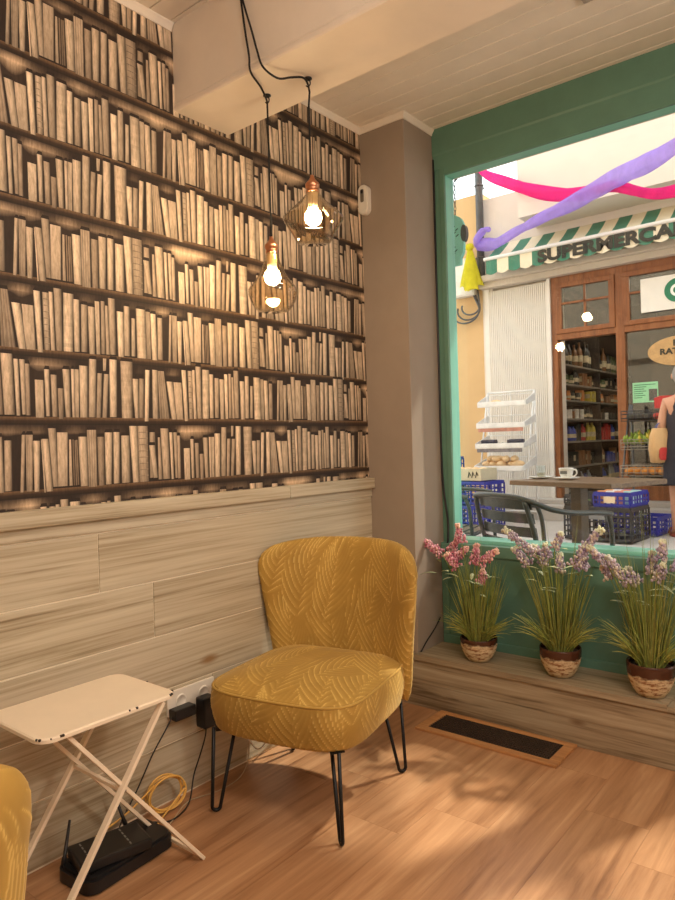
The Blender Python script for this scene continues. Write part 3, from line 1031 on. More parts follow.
    Uu = (al - al[-1] / 2)[:, None] * np.ones_like(Q); Vv = Zc
    m1 = grid_mesh('a', front, Uu, Vv, False, 0.002)
    m2 = grid_mesh('b', rear[::-1], Uu[::-1] + 0.21, Vv[::-1] + 0.1, False, 0.002)
    bm = bmesh.new()
    bm.from_mesh(m1); bm.from_mesh(m2)
    bmesh.ops.remove_doubles(bm, verts=[v for v in bm.verts if v.is_boundary], dist=0.0012)
    me = bpy.data.meshes.new('backrest')
    bm.to_mesh(me); bm.free()
    me.materials.append(M_velvet)
    bpy.data.meshes.remove(m1); bpy.data.meshes.remove(m2)
    me.polygons.foreach_set('use_smooth', [True] * len(me.polygons))
    obj_of('backrest', me, t)
    # --- hairpin legs, planes pointing outward
    for sx in (1, -1):
        for sy in (-1, 1):
            fx, fy = 0.230 * sx - 0.003, (-0.270 if sy < 0 else 0.219)
            d = Vector((sx * 0.72, sy * 0.69, 0))
            F = Vector((fx, fy, 0))
            top_o = F - d * 0.012 + Vector((0, 0, 0.268))
            top_i = F - d * 0.082 + Vector((0, 0, 0.268))
            rb = 0.013
            c0 = F - d * rb + Vector((0, 0, rb + 0.0058))
            pts = [top_o]
            for k in range(0, 9):
                a = PI * k / 8
                pts.append(c0 + d * (rb * math.cos(a)) - Vector((0, 0, rb * math.sin(a))))
            pts.append(top_i)
            g = MB(); g.tube(pts, 0.0058, 8)
            g.box(-0.03, 0.03, -0.02, 0.02, 0.262, 0.2665, M=Matrix.Translation(F - d * 0.047) @ Matrix.Rotation(math.atan2(d.y, d.x), 4, 'Z'))
            g.build('hairpin_leg', M_black_metal, t)
    return t
chair = make_chair('mustard velvet palm-leaf chair with black hairpin legs beside the white folding table')
chair.location = (0.335, 1.710, 0); chair.rotation_euler = (0, 0, R(12))
chair2 = copy_tree(chair)
chair2['label'] = 'mustard palm-leaf chair cut off at the lower left edge, only its back showing'
# backrest corner wanted at about (1.05, 0.38): facing away from the viewer to the left
_phi = math.atan2(0.43, -0.90)                      # facing direction
chair2.rotation_euler = (0, 0, _phi + PI / 2)
chair2.location = (0.712, 0.2055, 0.0)

# ------------------------------------------------------------------ folding table
M_cream = plain('cream_enamel', lin(238, 222, 198), 0.38, var=0.04, scale=7)
M_chip = plain('chipped_enamel_edge', lin(44, 34, 28), 0.7)
tb = tag(empty('folding_table', (0.213, 0.945, 0)), 'cream enamelled metal folding table with crossed legs and chipped edges', 'table')
o0 = Vector((0.213, 0.945, 0))
TX0, TX1, TY0, TY1, TH = 0.072, 0.354, 0.755, 1.138, 0.5
g = MB()
outer = rnd_poly(TX0 - o0.x, TX1 - o0.x, TY0 - o0.y, TY1 - o0.y, 0.040, 10)
inner = rnd_poly(TX0 - o0.x + .004, TX1 - o0.x - .004, TY0 - o0.y + .004, TY1 - o0.y - .004, 0.037, 10)
flat = rnd_poly(TX0 - o0.x + .016, TX1 - o0.x - .016, TY0 - o0.y + .016, TY1 - o0.y - .016, 0.028, 10)
n = len(outer)
lv = [(inner, TH - 0.010), (outer, TH - 0.011), (outer, TH - 0.003), (inner, TH), (flat, TH - 0.0008)]
vs = [Vector((p[0], p[1], z)) for poly, z in lv for p in poly]
fs = []
for k in range(4):
    for i in range(n):
        fs.append((k * n + i, k * n + (i + 1) % n, (k + 1) * n + (i + 1) % n, (k + 1) * n + i))
fs.append(tuple(range(4 * n, 5 * n)))
fs.append(tuple(range(n - 1, -1, -1)))
g.add(vs, fs)
top = g.build('table_top', M_cream, tb)
cr = random.Random(5)
chips = []
def chip(x, y, L, ax):
    for k in range(2):
        a = x + (cr.random() - .5) * L if ax == 0 else x
        bq = y + (cr.random() - .5) * L if ax == 1 else y
        s = 0.0012 + 0.0016 * cr.random()
        g = MB(); chips.append(g)
        g.box(a - s, a + s, bq - s, bq + s, TH - 0.003 - s * .8, TH + 0.0003, M=Matrix.Translation(-o0), bev=0.001)
for yy in (0.80, 1.0):
    chip(TX1 - 0.0008, yy, 0.03, 1)
for xx in (0.2,):
    chip(xx, TY1 - 0.0008, 0.03, 0)
for ang, cxx, cyy in ((-45, TX1 - .04, TY0 + .04), (45, TX1 - .04, TY1 - .04)):
    for k in (0, 1, 4):
        a = R(ang + 12 * (k - 2)); chip(cxx + 0.0392 * math.cos(a), cyy + 0.0392 * math.sin(a), 0.0, 0)
for g in chips:
    g.build('chipped_spot', M_chip, top)
def bar(ya, za, yb, zb, x, w=0.018, d=0.010):
    g = MB()
    a = Vector((x, ya, za)) - o0; b2 = Vector((x, yb, zb)) - o0
    L = (b2 - a).length
    M = Matrix.Translation(a) @ (b2 - a).to_track_quat('Z', 'X').to_matrix().to_4x4()
    vs = []
    # angle-section leg bar, cut level at the floor
    g.box(-d / 2, d / 2, -w / 2, w / 2, 0.0, L, bev=0.0015)
    for v_ in g.v:
        p = M @ Vector(v_); vs.append(p)
    g.v = [(p.x, p.y, max(p.z, 0.0)) for p in vs]
    return g
for x in (0.340, 0.110):
    bar(0.748, 0.002, 1.094, 0.484, x).build('leg', M_cream, tb)
for x in (0.327, 0.123):
    bar(1.222, 0.002, 0.830, 0.484, x).build('leg', M_cream, tb)
def xbar(y, z, xa, xb, name='crossbar'):
    g = MB(); g.box(xa - o0.x, xb - o0.x, y - o0.y - .005, y - o0.y + .005, z - .005, z + .005, bev=0.0015)
    return g.build(name, M_cream, tb)
xbar(0.966, 0.302, 0.106, 0.344)
xbar(1.208, 0.020, 0.124, 0.326)
xbar(0.762, 0.020, 0.111, 0.339)
for x, y in ((0.3335, 0.970), (0.1165, 0.970)):
    g = MB()
    g.tube([Vector((x - 0.013, y, 0.300)) - o0, Vector((x + 0.013, y, 0.300)) - o0], 0.004, 8)
    g.build('pivot_pin', plain('rivet_steel', lin(120, 112, 100), 0.4, 0.8), tb)

# ------------------------------------------------------------------ modem and router on the floor under the table
g = MB()
g.prism(rnd_poly(-0.078, 0.078, -0.145, 0.145, 0.035, 8), 0.004, 0.036)
g.prism(rnd_poly(-0.070, 0.070, -0.137, 0.137, 0.03, 8), 0.0, 0.044)
md = tag(empty('modem', (0.146, 1.070, 0), R(4)), 'larger rounded black modem lying on the floor under the folding table', 'modem')
g.build('housing', M_black, md)
g = MB()
for k in range(14):
    g.box(-0.05, 0.05, -0.12 + k * 0.006, -0.117 + k * 0.006, 0.0435, 0.0455)
g.build('vent_slots', M_black_metal, md)
for (ax, ay, tilt, lean) in ((-0.062, -0.128, 6, 12), (-0.072, 0.085, -4, -14)):
    g = MB()
    p0 = Vector((ax, ay, 0.036)); dv_ = Vector((math.sin(R(tilt)) - 0.1, math.sin(R(lean)), 1)).normalized()
    g.tube([p0, p0 + dv_ * 0.02, p0 + dv_ * 0.022, p0 + dv_ * 0.115], [0.007, 0.007, 0.0055, 0.0035], 8)
    g.build('antenna', M_black, md)
g = MB()
g.box(-0.058, 0.058, -0.098, 0.098, 0.0, 0.030, bev=0.006)
rt = tag(empty('router', (0.160, 1.038, 0.0457), R(-13)), 'smaller square black router stacked on top of the modem', 'router')
g.build('housing', M_black, rt)
for yy in (-0.07, 0.04):
    g = MB()
    for k in range(5):
        g.box(-0.045 + k * 0.02, -0.033 + k * 0.02, yy, yy + .004, 0.029, 0.0306)
    g.build('status_marks', plain('grey_print', lin(120, 120, 116), 0.5), rt)

# sockets, adapters, cables
ot = tag(empty('wall_socket', (0.0, 1.452, 0.318)), 'white double wall socket on the pale boards behind the chair', 'socket')
g = MB()
g.box(0.0, 0.010, -0.098, 0.098, -0.040, 0.040, bev=0.003)
g.build('plate', M_white_plastic, ot)
for yy in (-0.045, 0.05):
    g = MB()
    M = Matrix.Translation((0, yy, 0)) @ Matrix.Rotation(R(90), 4, 'Y')
    g.lathe([(0.0, 0.0105), (0.016, 0.0105), (0.0175, 0.013), (0.0215, 0.013), (0.0225, 0.010)], 24, M=M)
    g.build('outlet', M_white_plastic, ot)
g = MB()
g.box(0.0135, 0.052, -0.045, 0.038, -0.015, 0.020, bev=0.005)
g.box(0.0525, 0.053, -0.01, 0.02, -0.006, 0.010)
ad = tag(g.build('power_adapter', M_black, None, (0, 1.398, 0.288)), 'black horizontal power adapter in the left socket, nearer the table', 'adapter')
g = MB()
g.box(0.0135, 0.06, -0.026, 0.026, -0.055, 0.046, bev=0.006)
ad2 = tag(g.build('power_adapter', M_black, None, (0, 1.489, 0.268)), 'black upright power adapter in the right socket, nearer the chair', 'adapter')
def cable(name, pts, r, mat, label, cat='cable', n=7):
    g = MB(); g.tube(smooth_curve(pts, n), r, 7)
    return tag(g.build(name, mat), label, cat)
cable('power_cable', [(0.03, 1.354, 0.285), (0.03, 1.325, 0.25), (0.024, 1.28, 0.19), (0.022, 1.22, 0.10), (0.03, 1.17, 0.05), (0.055, 1.13, 0.028)], 0.0025, M_black,
      'thin black cable running from the left adapter down to the modem')
cable('power_cable', [(0.036, 1.489, 0.213), (0.03, 1.485, 0.17), (0.022, 1.465, 0.11), (0.022, 1.44, 0.06), (0.05, 1.40, 0.006), (0.09, 1.34, 0.005), (0.10, 1.28, 0.005), (0.07, 1.235, 0.012)], 0.0025, M_black,
      'thin black cable dropping from the right adapter to the floor')
M_yellow = plain('yellow_cable', lin(226, 178, 92), 0.45)
coil = []
for k in range(0, 4 * 24 + 1):
    a = 2 * PI * k / 24
    rr = 0.052 + 0.004 * math.sin(k * 0.37)
    coil.append((0.045 + 0.012 * math.sin(k * 0.21) + 0.012 * math.cos(a), 1.31 + rr * 1.15 * math.cos(a), 0.062 + rr * math.sin(a) * 0.98))
cable('network_cable', coil + [(0.06, 1.30, 0.012), (0.085, 1.25, 0.006), (0.095, 1.228, 0.014)], 0.003, M_yellow, 'coiled yellow network cable leaning on the wall by the floor', n=2)
cable('network_cable', [(0.04, 1.27, 0.10), (0.05, 1.22, 0.085), (0.06, 1.16, 0.07), (0.065, 1.10, 0.06), (0.07, 1.02, 0.05), (0.075, 0.985, 0.062)], 0.003, M_yellow, 'loose yellow network cable stretched behind the modem')
cable('telephone_cable', [(0.025, 1.90, 0.10), (0.03, 1.80, 0.075), (0.05, 1.72, 0.055), (0.045, 1.68, 0.09), (0.012, 1.66, 0.17)], 0.0028, M_white_plastic, 'white cable looping under the chair along the wall')
cable('telephone_cable', [(0.012, 1.70, 0.2), (0.014, 1.70, 0.12), (0.03, 1.68, 0.03), (0.07, 1.60, 0.004), (0.08, 1.50, 0.004), (0.06, 1.43, 0.004), (0.055, 1.38, 0.004), (0.12, 1.26, 0.004)], 0.0018, plain('pale_cable', lin(190, 170, 140), 0.5), 'thin pale cable lying on the floor between chair and coil')

# ------------------------------------------------------------------ potted artificial flowers on the step
mp, nt, b = new_mat('crackled_pot')
tc = N(nt, 'ShaderNodeTexCoord')
sx_ = N(nt, 'ShaderNodeSeparateXYZ'); nt.links.new(tc.outputs['Object'], sx_.inputs[0])
nz = noise(nt, objvec(nt, (1, 1, 1)), 26, 4)
mm = N(nt, 'ShaderNodeMath', operation='MULTIPLY_ADD'); mm.inputs[1].default_value = 0.035
nt.links.new(nz, mm.inputs[0]); nt.links.new(sx_.outputs['Z'], mm.inputs[2])
ck = noise(nt, objvec(nt, (34, 34, 85)), 1.0, 5, 0.7)
body = ramp(nt, ck, [(0.40, lin(138, 92, 56)), (0.50, lin(206, 184, 146)), (0.7, lin(224, 206, 172))])
glz = N(nt, 'ShaderNodeRGB'); glz.outputs[0].default_value = lin(72, 40, 26)
f = ramp(nt, mm.outputs[0], [(0.090, (0, 0, 0, 1)), (0.096, (1, 1, 1, 1))])
nt.links.new(mixc(nt, f, body, glz.outputs[0]), b.inputs['Base Color'])
rr_ = ramp(nt, f, [(0, (.8, .8, .8, 1)), (1, (.18, .18, .18, 1))]); nt.links.new(rr_, b.inputs['Roughness'])
bump(nt, b, ck, 0.5, 0.003)
M_pot = mp
def leafy(name, a, b2, rough=0.55):
    m, nt, bs = new_mat(name)
    at = N(nt, 'ShaderNodeAttribute', attribute_name='tint')
    v = objvec(nt)
    c = mixc(nt, 1.0, at.outputs['Color'], ramp(nt, noise(nt, v, 30, 3), [(0.3, a), (0.7, b2)]), 'MULTIPLY')
    nt.links.new(c, bs.inputs['Base Color']); bs.inputs['Roughness'].default_value = rough
    return m
M_grass = leafy('artificial_grass', lin(122, 130, 62), lin(170, 170, 96))
M_leaf = leafy('artificial_leaf', lin(140, 158, 110), lin(206, 214, 172))
M_pink = leafy('pink_florets', lin(206, 138, 160), lin(234, 190, 198), 0.7)
M_lilac = leafy('lilac_florets', lin(176, 160, 182), lin(222, 212, 206), 0.7)
M_soil = plain('dark_soil', lin(50, 38, 26), 0.95, var=0.3, scale=60)
def blade(g, p0, d, L, w, curl, r, shade):
    pts = []; p = Vector(p0); d = Vector(d).normalized()
    n = 7
    out = Vector((d.x, d.y, 0))
    if out.length < 1e-3:
        out = Vector((r.uniform(-1, 1), r.uniform(-1, 1), 0))
    out.normalize()
    rads = []
    for k in range(n + 1):
        pts.append(p.copy()); rads.append(w * (1 - (k / n) ** 2.2) + 0.0003)
        d = (d + out * curl * 0.9 / n + Vector((0, 0, -abs(curl) * 1.1 / n * (k / n)))).normalized()
        p = p + d * (L / n)
    g.tube(pts, rads, 3, col=(shade * r.uniform(.85, 1.1), shade, shade * r.uniform(.7, 1.0), 1), caps=False)
def plant(loc, pr, ph, spikes, mat, seed, label, height, spread, extra=0):
    r = random.Random(seed)
    t = tag(empty('potted_flowers', loc), label, 'flower pot', 'flower pots on the window step')
    k = pr / 0.08; z = ph / 0.11
    g = MB()
    prof = [(0.0, 0.0), (0.040, 0.0), (0.046, 0.003), (0.060, 0.022), (0.072, 0.048), (0.0785, 0.075), (0.080, 0.098), (0.0795, 0.107), (0.078, 0.110), (0.075, 0.109), (0.073, 0.100), (0.071, 0.090)]
    g.lathe([(a * k, b2 * z) for a, b2 in prof], 40)
    g.build('pot', M_pot, t)
    g = MB()
    g.lathe([(0.0, 0.096 * z), (0.040 * k, 0.098 * z), (0.0715 * k, 0.093 * z)], 24)
    g.build('soil', M_soil, t)
    zb = 0.094 * z
    g = MB()
    for i in range(150):
        a = r.uniform(0, 2 * PI); rr = pr * 0.62 * math.sqrt(r.random())
        lean = 0.06 + 0.30 * r.random() * (rr / pr + .25)
        blade(g, (rr * math.cos(a), rr * math.sin(a), zb), (lean * math.cos(a) * spread, lean * math.sin(a) * 0.55 * spread, 1), height * r.uniform(0.55, 1.02), 0.0020, r.uniform(0.0, 0.22), r, r.uniform(0.7, 1.15))
    for i in range(125):
        a = r.uniform(0, 2 * PI); rr = pr * 0.55 * math.sqrt(r.random())
        blade(g, (rr * math.cos(a), rr * math.sin(a), zb), (0.62 * math.cos(a) * spread, 0.36 * math.sin(a), r.uniform(.7, 1.4)), height * r.uniform(0.25, 0.55), 0.0016, r.uniform(0.35, 1.35), r, r.uniform(0.85, 1.6))
    for i in range(8):
        a = r.uniform(0, 2 * PI)
        blade(g, (0.02 * math.cos(a), 0.02 * math.sin(a), zb), (0.1 * math.cos(a), 0.05 * math.sin(a), 1), height * r.uniform(1.2, 1.5), 0.0012, 0.05, r, 0.9)
    o = g.build('grass_tuft', M_grass, t); o['kind'] = 'stuff'
    for (bx, bz, tx, tz) in spikes:
        yy = r.uniform(-0.045, 0.03)
        B0 = Vector((bx, yy, bz)); T0 = Vector((tx, yy + r.uniform(-.02, .02), tz))
        st = MB()
        sp_ = smooth_curve([(r.uniform(-.02, .02), r.uniform(-.02, .02), zb), (bx * 0.45, yy * 0.6, bz * 0.6), B0, T0], 5)
        st.tube(sp_, 0.0016, 5, col=(.8, .9, .6, 1))
        so = st.build('flower_stem', M_grass, t)
        fl = MB()
        L = (T0 - B0).length; ax = (T0 - B0).normalized()
        cnt = int(30 + L * 480)
        for q in range(cnt):
            s = q / cnt
            a = q * 2.4
            side = ax.orthogonal().normalized(); sd2 = ax.cross(side)
            rad = (0.0195 * (1 - s * 0.62) + 0.003) * r.uniform(.35, 1.15)
            p = B0.lerp(T0, s) + (side * math.cos(a) + sd2 * math.sin(a)) * rad
            pale = r.random()
            if mat is M_pink:
                c = (1.0, .95, .95, 1) if pale < .55 else ((.70, .42, .50, 1) if pale < .85 else (1.15, 1.25, 1.0, 1))
            else:
                c = (.80, .76, .86, 1) if pale < .55 else ((.50, .45, .60, 1) if pale < .75 else (1.12, 1.12, .92, 1))
            if s > 0.82:
                c = (1.12, 1.3, .92, 1)
            fl.ball(p, r.uniform(0.0034, 0.0066), 6, 4, sc=(1, 1, 1.25), col=c)
        fl.build('florets', mat, so)
        # a couple of leaves under each head
    for q in range(15):
        bx, bz, tx, tz = spikes[q % len(spikes)]
        a = r.uniform(0, 2 * PI)
        p = Vector((bx * r.uniform(.75, 1.0), r.uniform(-.04, .02), bz * r.uniform(.80, 1.0)))
        d = Vector((math.cos(a), math.sin(a) * .5, r.uniform(-.1, .6))).normalized()
        L = r.uniform(0.045, 0.085)
        lf = MB()
        side = d.cross(Vector((0, 0, 1))).normalized()
        up = side.cross(d)
        vs = []; n = 8
        for i in range(n + 1):
            s = i / n
            w = 0.0085 * math.sin(PI * min(1, s ** 0.8)) + 0.0004
            c0 = p + d * L * s - Vector((0, 0, 0.35 * L * s * s))
            vs += [c0 + side * w + up * .0015, c0 + up * .0007, c0 - side * w + up * .0015, c0 - side * w + up * .0007, c0 - up * .0006, c0 + side * w + up * .0007]
        fs = []
        for i in range(n):
            for j in range(6):
                fs.append((i * 6 + j, i * 6 + (j + 1) % 6, i * 6 + 6 + (j + 1) % 6, i * 6 + 6 + j))
        fs += [(5, 4, 3, 2, 1, 0), tuple(n * 6 + j for j in range(6))]
        sh = r.uniform(.6, 1.15)
        lf.add(vs, fs, col=(sh, sh, sh, 1), smooth=True)
        lf.build('leaf', M_leaf, t)
    return t
def sp(L, s, kx=1.22):
    out = []
    for a, b2, c2, d in L:
        out.append((a / s * kx, b2 / s + 0.0, c2 / s * kx, d / s + 0.0))
    return out
S1 = sp([(-36, 106, -60, 123), (-28, 110, -19, 126), (-11, 122, -15, 142), (-2, 99, -1, 121), (6, 103, 23, 118), (-15, 96, -25, 110), (3, 80, 5, 95), (-22, 104, -10, 116)], 249)
S2 = sp([(-17, 120, -45, 145), (-25, 108, -37, 126), (-2, 127, 4, 144), (0, 103, 0, 122), (20, 125, 38, 151), (21, 108, 20, 130), (-8, 118, -10, 132), (-12, 108, -24, 128), (16, 112, 27, 136)], 259)
S3 = sp([(-31, 128, -48, 147), (-14, 112, -32, 140), (-32, 114, -38, 130), (1, 122, 1, 145), (12, 138, 12, 160), (20, 126, 23, 144), (-10, 110, -20, 126), (8, 118, 14, 138)], 287)
plant((0.487, 2.580, 0.2272), 0.077, 0.098, S1, M_pink, 21, 'two-tone pot of grass and pink flowers, nearest the pillar', 0.34, 1.0)
plant((0.832, 2.588, 0.2272), 0.079, 0.112, S2, M_lilac, 22, 'two-tone pot of grass and lilac flowers, middle of the window step', 0.36, 1.0)
plant((1.168, 2.565, 0.2272), 0.0815, 0.120, S3, M_lilac, 23, 'two-tone pot of grass and lilac flowers at the right end of the step', 0.40, 0.9)

# ================================================================== the street outside
M_street = plain('pale_paving', lin(186, 180, 174), 0.85, var=0.06, scale=4, bmp=0.1)
M_facade = plain('white_render', lin(226, 216, 202), 0.9, var=0.03, scale=5, bmp=0.25)
M_peach = plain('peach_render', lin(212, 176, 126), 0.9, var=0.06, scale=3, bmp=0.15)
M_offwhite = plain('white_gloss_paint', lin(232, 226, 216), 0.5, var=0.03)
M_lintel = plain('beige_moulding', lin(206, 194, 178), 0.7, var=0.04)
M_brown = wood('varnished_timber', [(0.25, lin(112, 62, 30)), (0.5, lin(142, 84, 44)), (0.8, lin(166, 104, 58))], 2, grain=(2, 24), rough=0.4)
M_shopglass = glass_mat('shop_glass', (0.80, 0.84, 0.82, 1), 2.2)
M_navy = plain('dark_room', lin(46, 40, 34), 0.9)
M_metal_white = plain('white_wire', lin(236, 236, 234), 0.4)
M_iron = plain('grey_painted_metal', lin(92, 94, 96), 0.45, 0.3)
def zs_(y):
    return 0.10 + 0.037 * (y - 2.9)

g = MB()
g.add([(-6, 2.9, zs_(2.9)), (8, 2.9, zs_(2.9)), (8, 12, zs_(12)), (-6, 12, zs_(12)), (-6, 2.9, -.3), (8, 2.9, -.3), (8, 12, -.3), (-6, 12, -.3)],
      [(0, 1, 2, 3), (4, 7, 6, 5), (0, 4, 5, 1), (1, 5, 6, 2), (2, 6, 7, 3), (3, 7, 4, 0)])
struct(g.build('street', M_street), 'pale paved street outside the window', 'street')
g = MB(); g.box(-2.0, 5.0, 7.12, 7.5, 0.1, 0.42, bev=0.01); g.box(-2.0, 5.0, 7.3, 7.5, 0.42, 0.47, bev=0.006)
struct(g.build('doorstep', M_street), 'pale stone doorstep along the shop front', 'step')

# shop facade with its opening, balcony above
FY = 7.5
fc = MB()
fc.box(-1.93, -1.10, FY, FY + 0.35, 2.93, 4.0)
fc.box(-1.93, -1.80, FY, FY + 0.35, 0.1, 2.93)
fc.box(-1.93, -1.08, FY + 0.06, FY + 0.35, 0.1, 2.93)
fc.box(-1.10, 6.0, FY, FY + 0.35, 2.93, 6.0)
fc.box(2.2, 6.0, FY, FY + 0.35, 0.1, 2.93)
fac = struct(fc.build('wall_shop', M_facade), 'white rendered front of the shop across the street', 'wall')
g = MB()
g.box(-1.235, 6.0, 7.0, 7.5, 3.52, 6.0)
struct(g.build('balcony', M_facade), 'white balcony block projecting above the striped awning', 'balcony')
g = MB(); g.box(-6, -1.93, FY + 0.02, FY + 0.4, 0.1, 4.1)
struct(g.build('wall_peach', M_peach), 'peach rendered wall left of the drainpipe', 'wall')
# white corrugated shutter panel
g = MB()
xa = -1.84
for i in range(30):
    x0 = xa + i * 0.0235
    g.box(x0, x0 + 0.0185, FY - 0.012, FY + 0.05, 0.47, 2.90, bev=0.005)
g.box(xa - 0.01, xa + 0.71, FY + 0.005, FY + 0.05, 0.47, 2.90)
g.box(-1.135, -1.095, FY - 0.03, FY + 0.06, 0.45, 2.93, bev=0.006)
g.box(-1.90, -1.84, FY - 0.02, FY + 0.06, 0.45, 2.93, bev=0.006)
struct(g.build('shutter_panel', M_offwhite), 'white vertically ribbed panel beside the shop door', 'panel')
g = MB()
g.box(-1.93, 5.0, 7.40, 7.5, 2.93, 3.0, bev=0.01); g.box(-1.93, 5.0, 7.34, 7.5, 2.995, 3.07, bev=0.015); g.box(-1.93, 5.0, 7.44, 7.5, 3.07, 3.2, bev=0.01)
struct(g.build('trim_6', M_lintel), 'beige moulded lintel above the shop front', 'lintel')
# drainpipe
g = MB()
g.tube([(-1.90, 7.42, 2.98), (-1.90, 7.42, 5.6)], 0.045, 14)
dpipe = tag(g.build('drainpipe', M_iron), 'grey metal drainpipe between the peach wall and the white wall', 'drainpipe')
for z in (3.3, 4.15):
    g = MB()
    g.tube([(-1.90 + 0.05 * math.cos(a), 7.42 + 0.05 * math.sin(a), z) for a in [2 * PI * k / 16 for k in range(16)]], 0.008, 6, closed=True)
    g.box(-1.912, -1.888, 7.46, 7.54, z - 0.01, z + 0.01)
    g.build('bracket', M_iron, dpipe)

# shop front joinery: structure with its panes
sf = struct(empty('door_2', (0.4, FY, 0.47)), 'varnished timber shop front with transom lights and open doorway', 'shop front')
SO = Vector((-0.4, -FY, -0.47))
def sfp(g, name, mat, par=None):
    o = g.build(name, mat, par or sf)
    if par is None:
        o.location = SO
    return o
g = MB()
g.box(-1.09, -1.03, FY - 0.01, FY + 0.10, 0.47, 2.93, bev=0.006)
g.box(-0.40, -0.31, FY - 0.015, FY + 0.10, 0.47, 2.93, bev=0.006)
g.box(2.10, 2.2, FY - 0.01, FY + 0.10, 0.47, 2.93, bev=0.006)
g.box(0.98, 1.05, FY - 0.01, FY + 0.10, 0.47, 2.93, bev=0.006)
g.box(-1.09, 2.2, FY - 0.012, FY + 0.10, 2.85, 2.93, bev=0.006)
g.box(-1.09, 2.2, FY - 0.012, FY + 0.10, 2.23, 2.30, bev=0.006)
g.box(-0.31, 2.2, FY - 0.01, FY + 0.10, 0.47, 0.62, bev=0.006)
sfp(g, 'frame', M_brown)
def transom(x0, x1):
    g = MB(); w = 0.06
    g.box(x0, x1, FY - 0.03, FY + 0.02, 2.80, 2.855, bev=0.005); g.box(x0, x1, FY - 0.03, FY + 0.02, 2.295, 2.345, bev=0.005)
    g.box(x0, x0 + w, FY - 0.03, FY + 0.02, 2.345, 2.80, bev=0.003); g.box(x1 - w, x1, FY - 0.03, FY + 0.02, 2.345, 2.80, bev=0.003)
    xm = (x0 + x1) / 2
    g.box(xm - .011, xm + .011, FY - 0.02, FY + 0.015, 2.34, 2.80); g.box(x0 + w, x1 - w, FY - 0.02, FY + 0.015, 2.615, 2.637)
    t = sfp(g, 'transom_window', M_brown)
    g = MB(); g.box(x0 + w - .005, x1 - w + .005, FY - 0.002, FY + 0.004, 2.34, 2.805)
    g.build('pane', M_shopglass, t)
transom(-1.03, -0.40); transom(-0.31, 0.98); transom(1.05, 2.10)
for x0, x1 in ((-0.31, 0.98), (1.05, 2.10)):
    g = MB(); g.box(x0, x1, FY + 0.03, FY + 0.038, 0.62, 2.23)
    sfp(g, 'shop_window_pane', M_shopglass)
# room behind
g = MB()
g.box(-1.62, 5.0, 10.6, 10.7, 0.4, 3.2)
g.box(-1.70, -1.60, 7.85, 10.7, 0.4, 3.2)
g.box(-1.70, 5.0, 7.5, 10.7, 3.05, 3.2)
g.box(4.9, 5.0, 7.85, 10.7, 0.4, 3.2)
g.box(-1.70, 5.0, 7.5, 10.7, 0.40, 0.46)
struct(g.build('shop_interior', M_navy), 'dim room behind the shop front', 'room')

# ------------------------------------------------------------------ awning
aw = tag(empty('awning', (0.6, 7.3, 3.2)), 'green and cream striped awning over the shop front, SUPERMERCADO on its valance', 'awning')
AO = Vector((-0.6, -7.3, -3.2))
M_awg = plain('awning_green', lin(70, 128, 104), 0.85, var=0.06)
M_awc = plain('awning_cream', lin(232, 220, 190), 0.85, var=0.05)
g = MB(); gv = MB()
x = -1.70; sw = 0.137; i = 0
while x < 3.4:
    mi = i % 2
    x1 = x + sw
    for k in range(4):
        # canvas from the wall to the front bar, slightly sagging
        y0 = 7.48 - 0.33 * k / 4; y1 = 7.48 - 0.33 * (k + 1) / 4
        za = 3.43 - 0.235 * k / 4 - 0.01 * math.sin(PI * k / 4); zb = 3.43 - 0.235 * (k + 1) / 4 - 0.01 * math.sin(PI * (k + 1) / 4)
        g.add([(x, y0, za), (x1, y0, za), (x1, y1, zb), (x, y1, zb), (x, y0, za - .004), (x1, y0, za - .004), (x1, y1, zb - .004), (x, y1, zb - .004)],
              [(0, 1, 2, 3), (7, 6, 5, 4), (0, 4, 5, 1), (2, 6, 7, 3), (1, 5, 6, 2), (3, 7, 4, 0)], mi)
    n = 8
    vs = []
    for k in range(n + 1):
        xx = x + sw * k / n
        zb = 3.028 - 0.022 * math.sin(PI * k / n)
        yy = 7.142 + 0.004 * math.sin(xx * 40)
        vs += [(xx, yy, 3.172), (xx, yy, zb), (xx, yy + .003, 3.172), (xx, yy + .003, zb)]
    fs = []
    for k in range(n):
        a = k * 4
        fs += [(a, a + 1, a + 5, a + 4), (a + 2, a + 6, a + 7, a + 3), (a + 1, a + 3, a + 7, a + 5)]
    gv.add(vs, fs, mi)
    x = x1; i += 1
o = g.build('canopy', [M_awg, M_awc], aw); o.location = AO
o = gv.build('valance', [M_awg, M_awc], aw); o.location = AO
g = MB(); g.tube([(-1.72, 7.14, 3.19), (3.42, 7.14, 3.19)], 0.021, 10)
o = g.build('front_bar', M_offwhite, aw); o.location = AO
M_letter = plain('dark_lettering', lin(44, 46, 36), 0.7)
text('lettering', 'SUPERMERCADO', 0.172, M_letter, aw, Vector((-1.085, 7.134, 3.042)) + AO, (R(90), 0, 0), 0.001, 0.0085, sx=1.29)

# unseen awning added over our own window to shade the room from the high sun
oa = tag(empty('awning', (1.0, 2.98, 3.1)), 'unseen cream awning added above the cafe window to shade the room', 'awning')
g = MB()
g.add([(-1.6, 0.0, 0.06), (1.9, 0.0, 0.06), (1.9, 0.72, -0.34), (-1.6, 0.72, -0.34), (-1.6, 0.0, 0.05), (1.9, 0.0, 0.05), (1.9, 0.72, -0.35), (-1.6, 0.72, -0.35)],
      [(0, 1, 2, 3), (7, 6, 5, 4), (0, 4, 5, 1), (2, 6, 7, 3), (1, 5, 6, 2), (3, 7, 4, 0)])
g.build('canopy', M_awc, oa)
g = MB(); g.tube([(-1.6, 0.72, -0.35), (1.9, 0.72, -0.35)], 0.02, 8); g.build('front_bar', M_offwhite, oa)

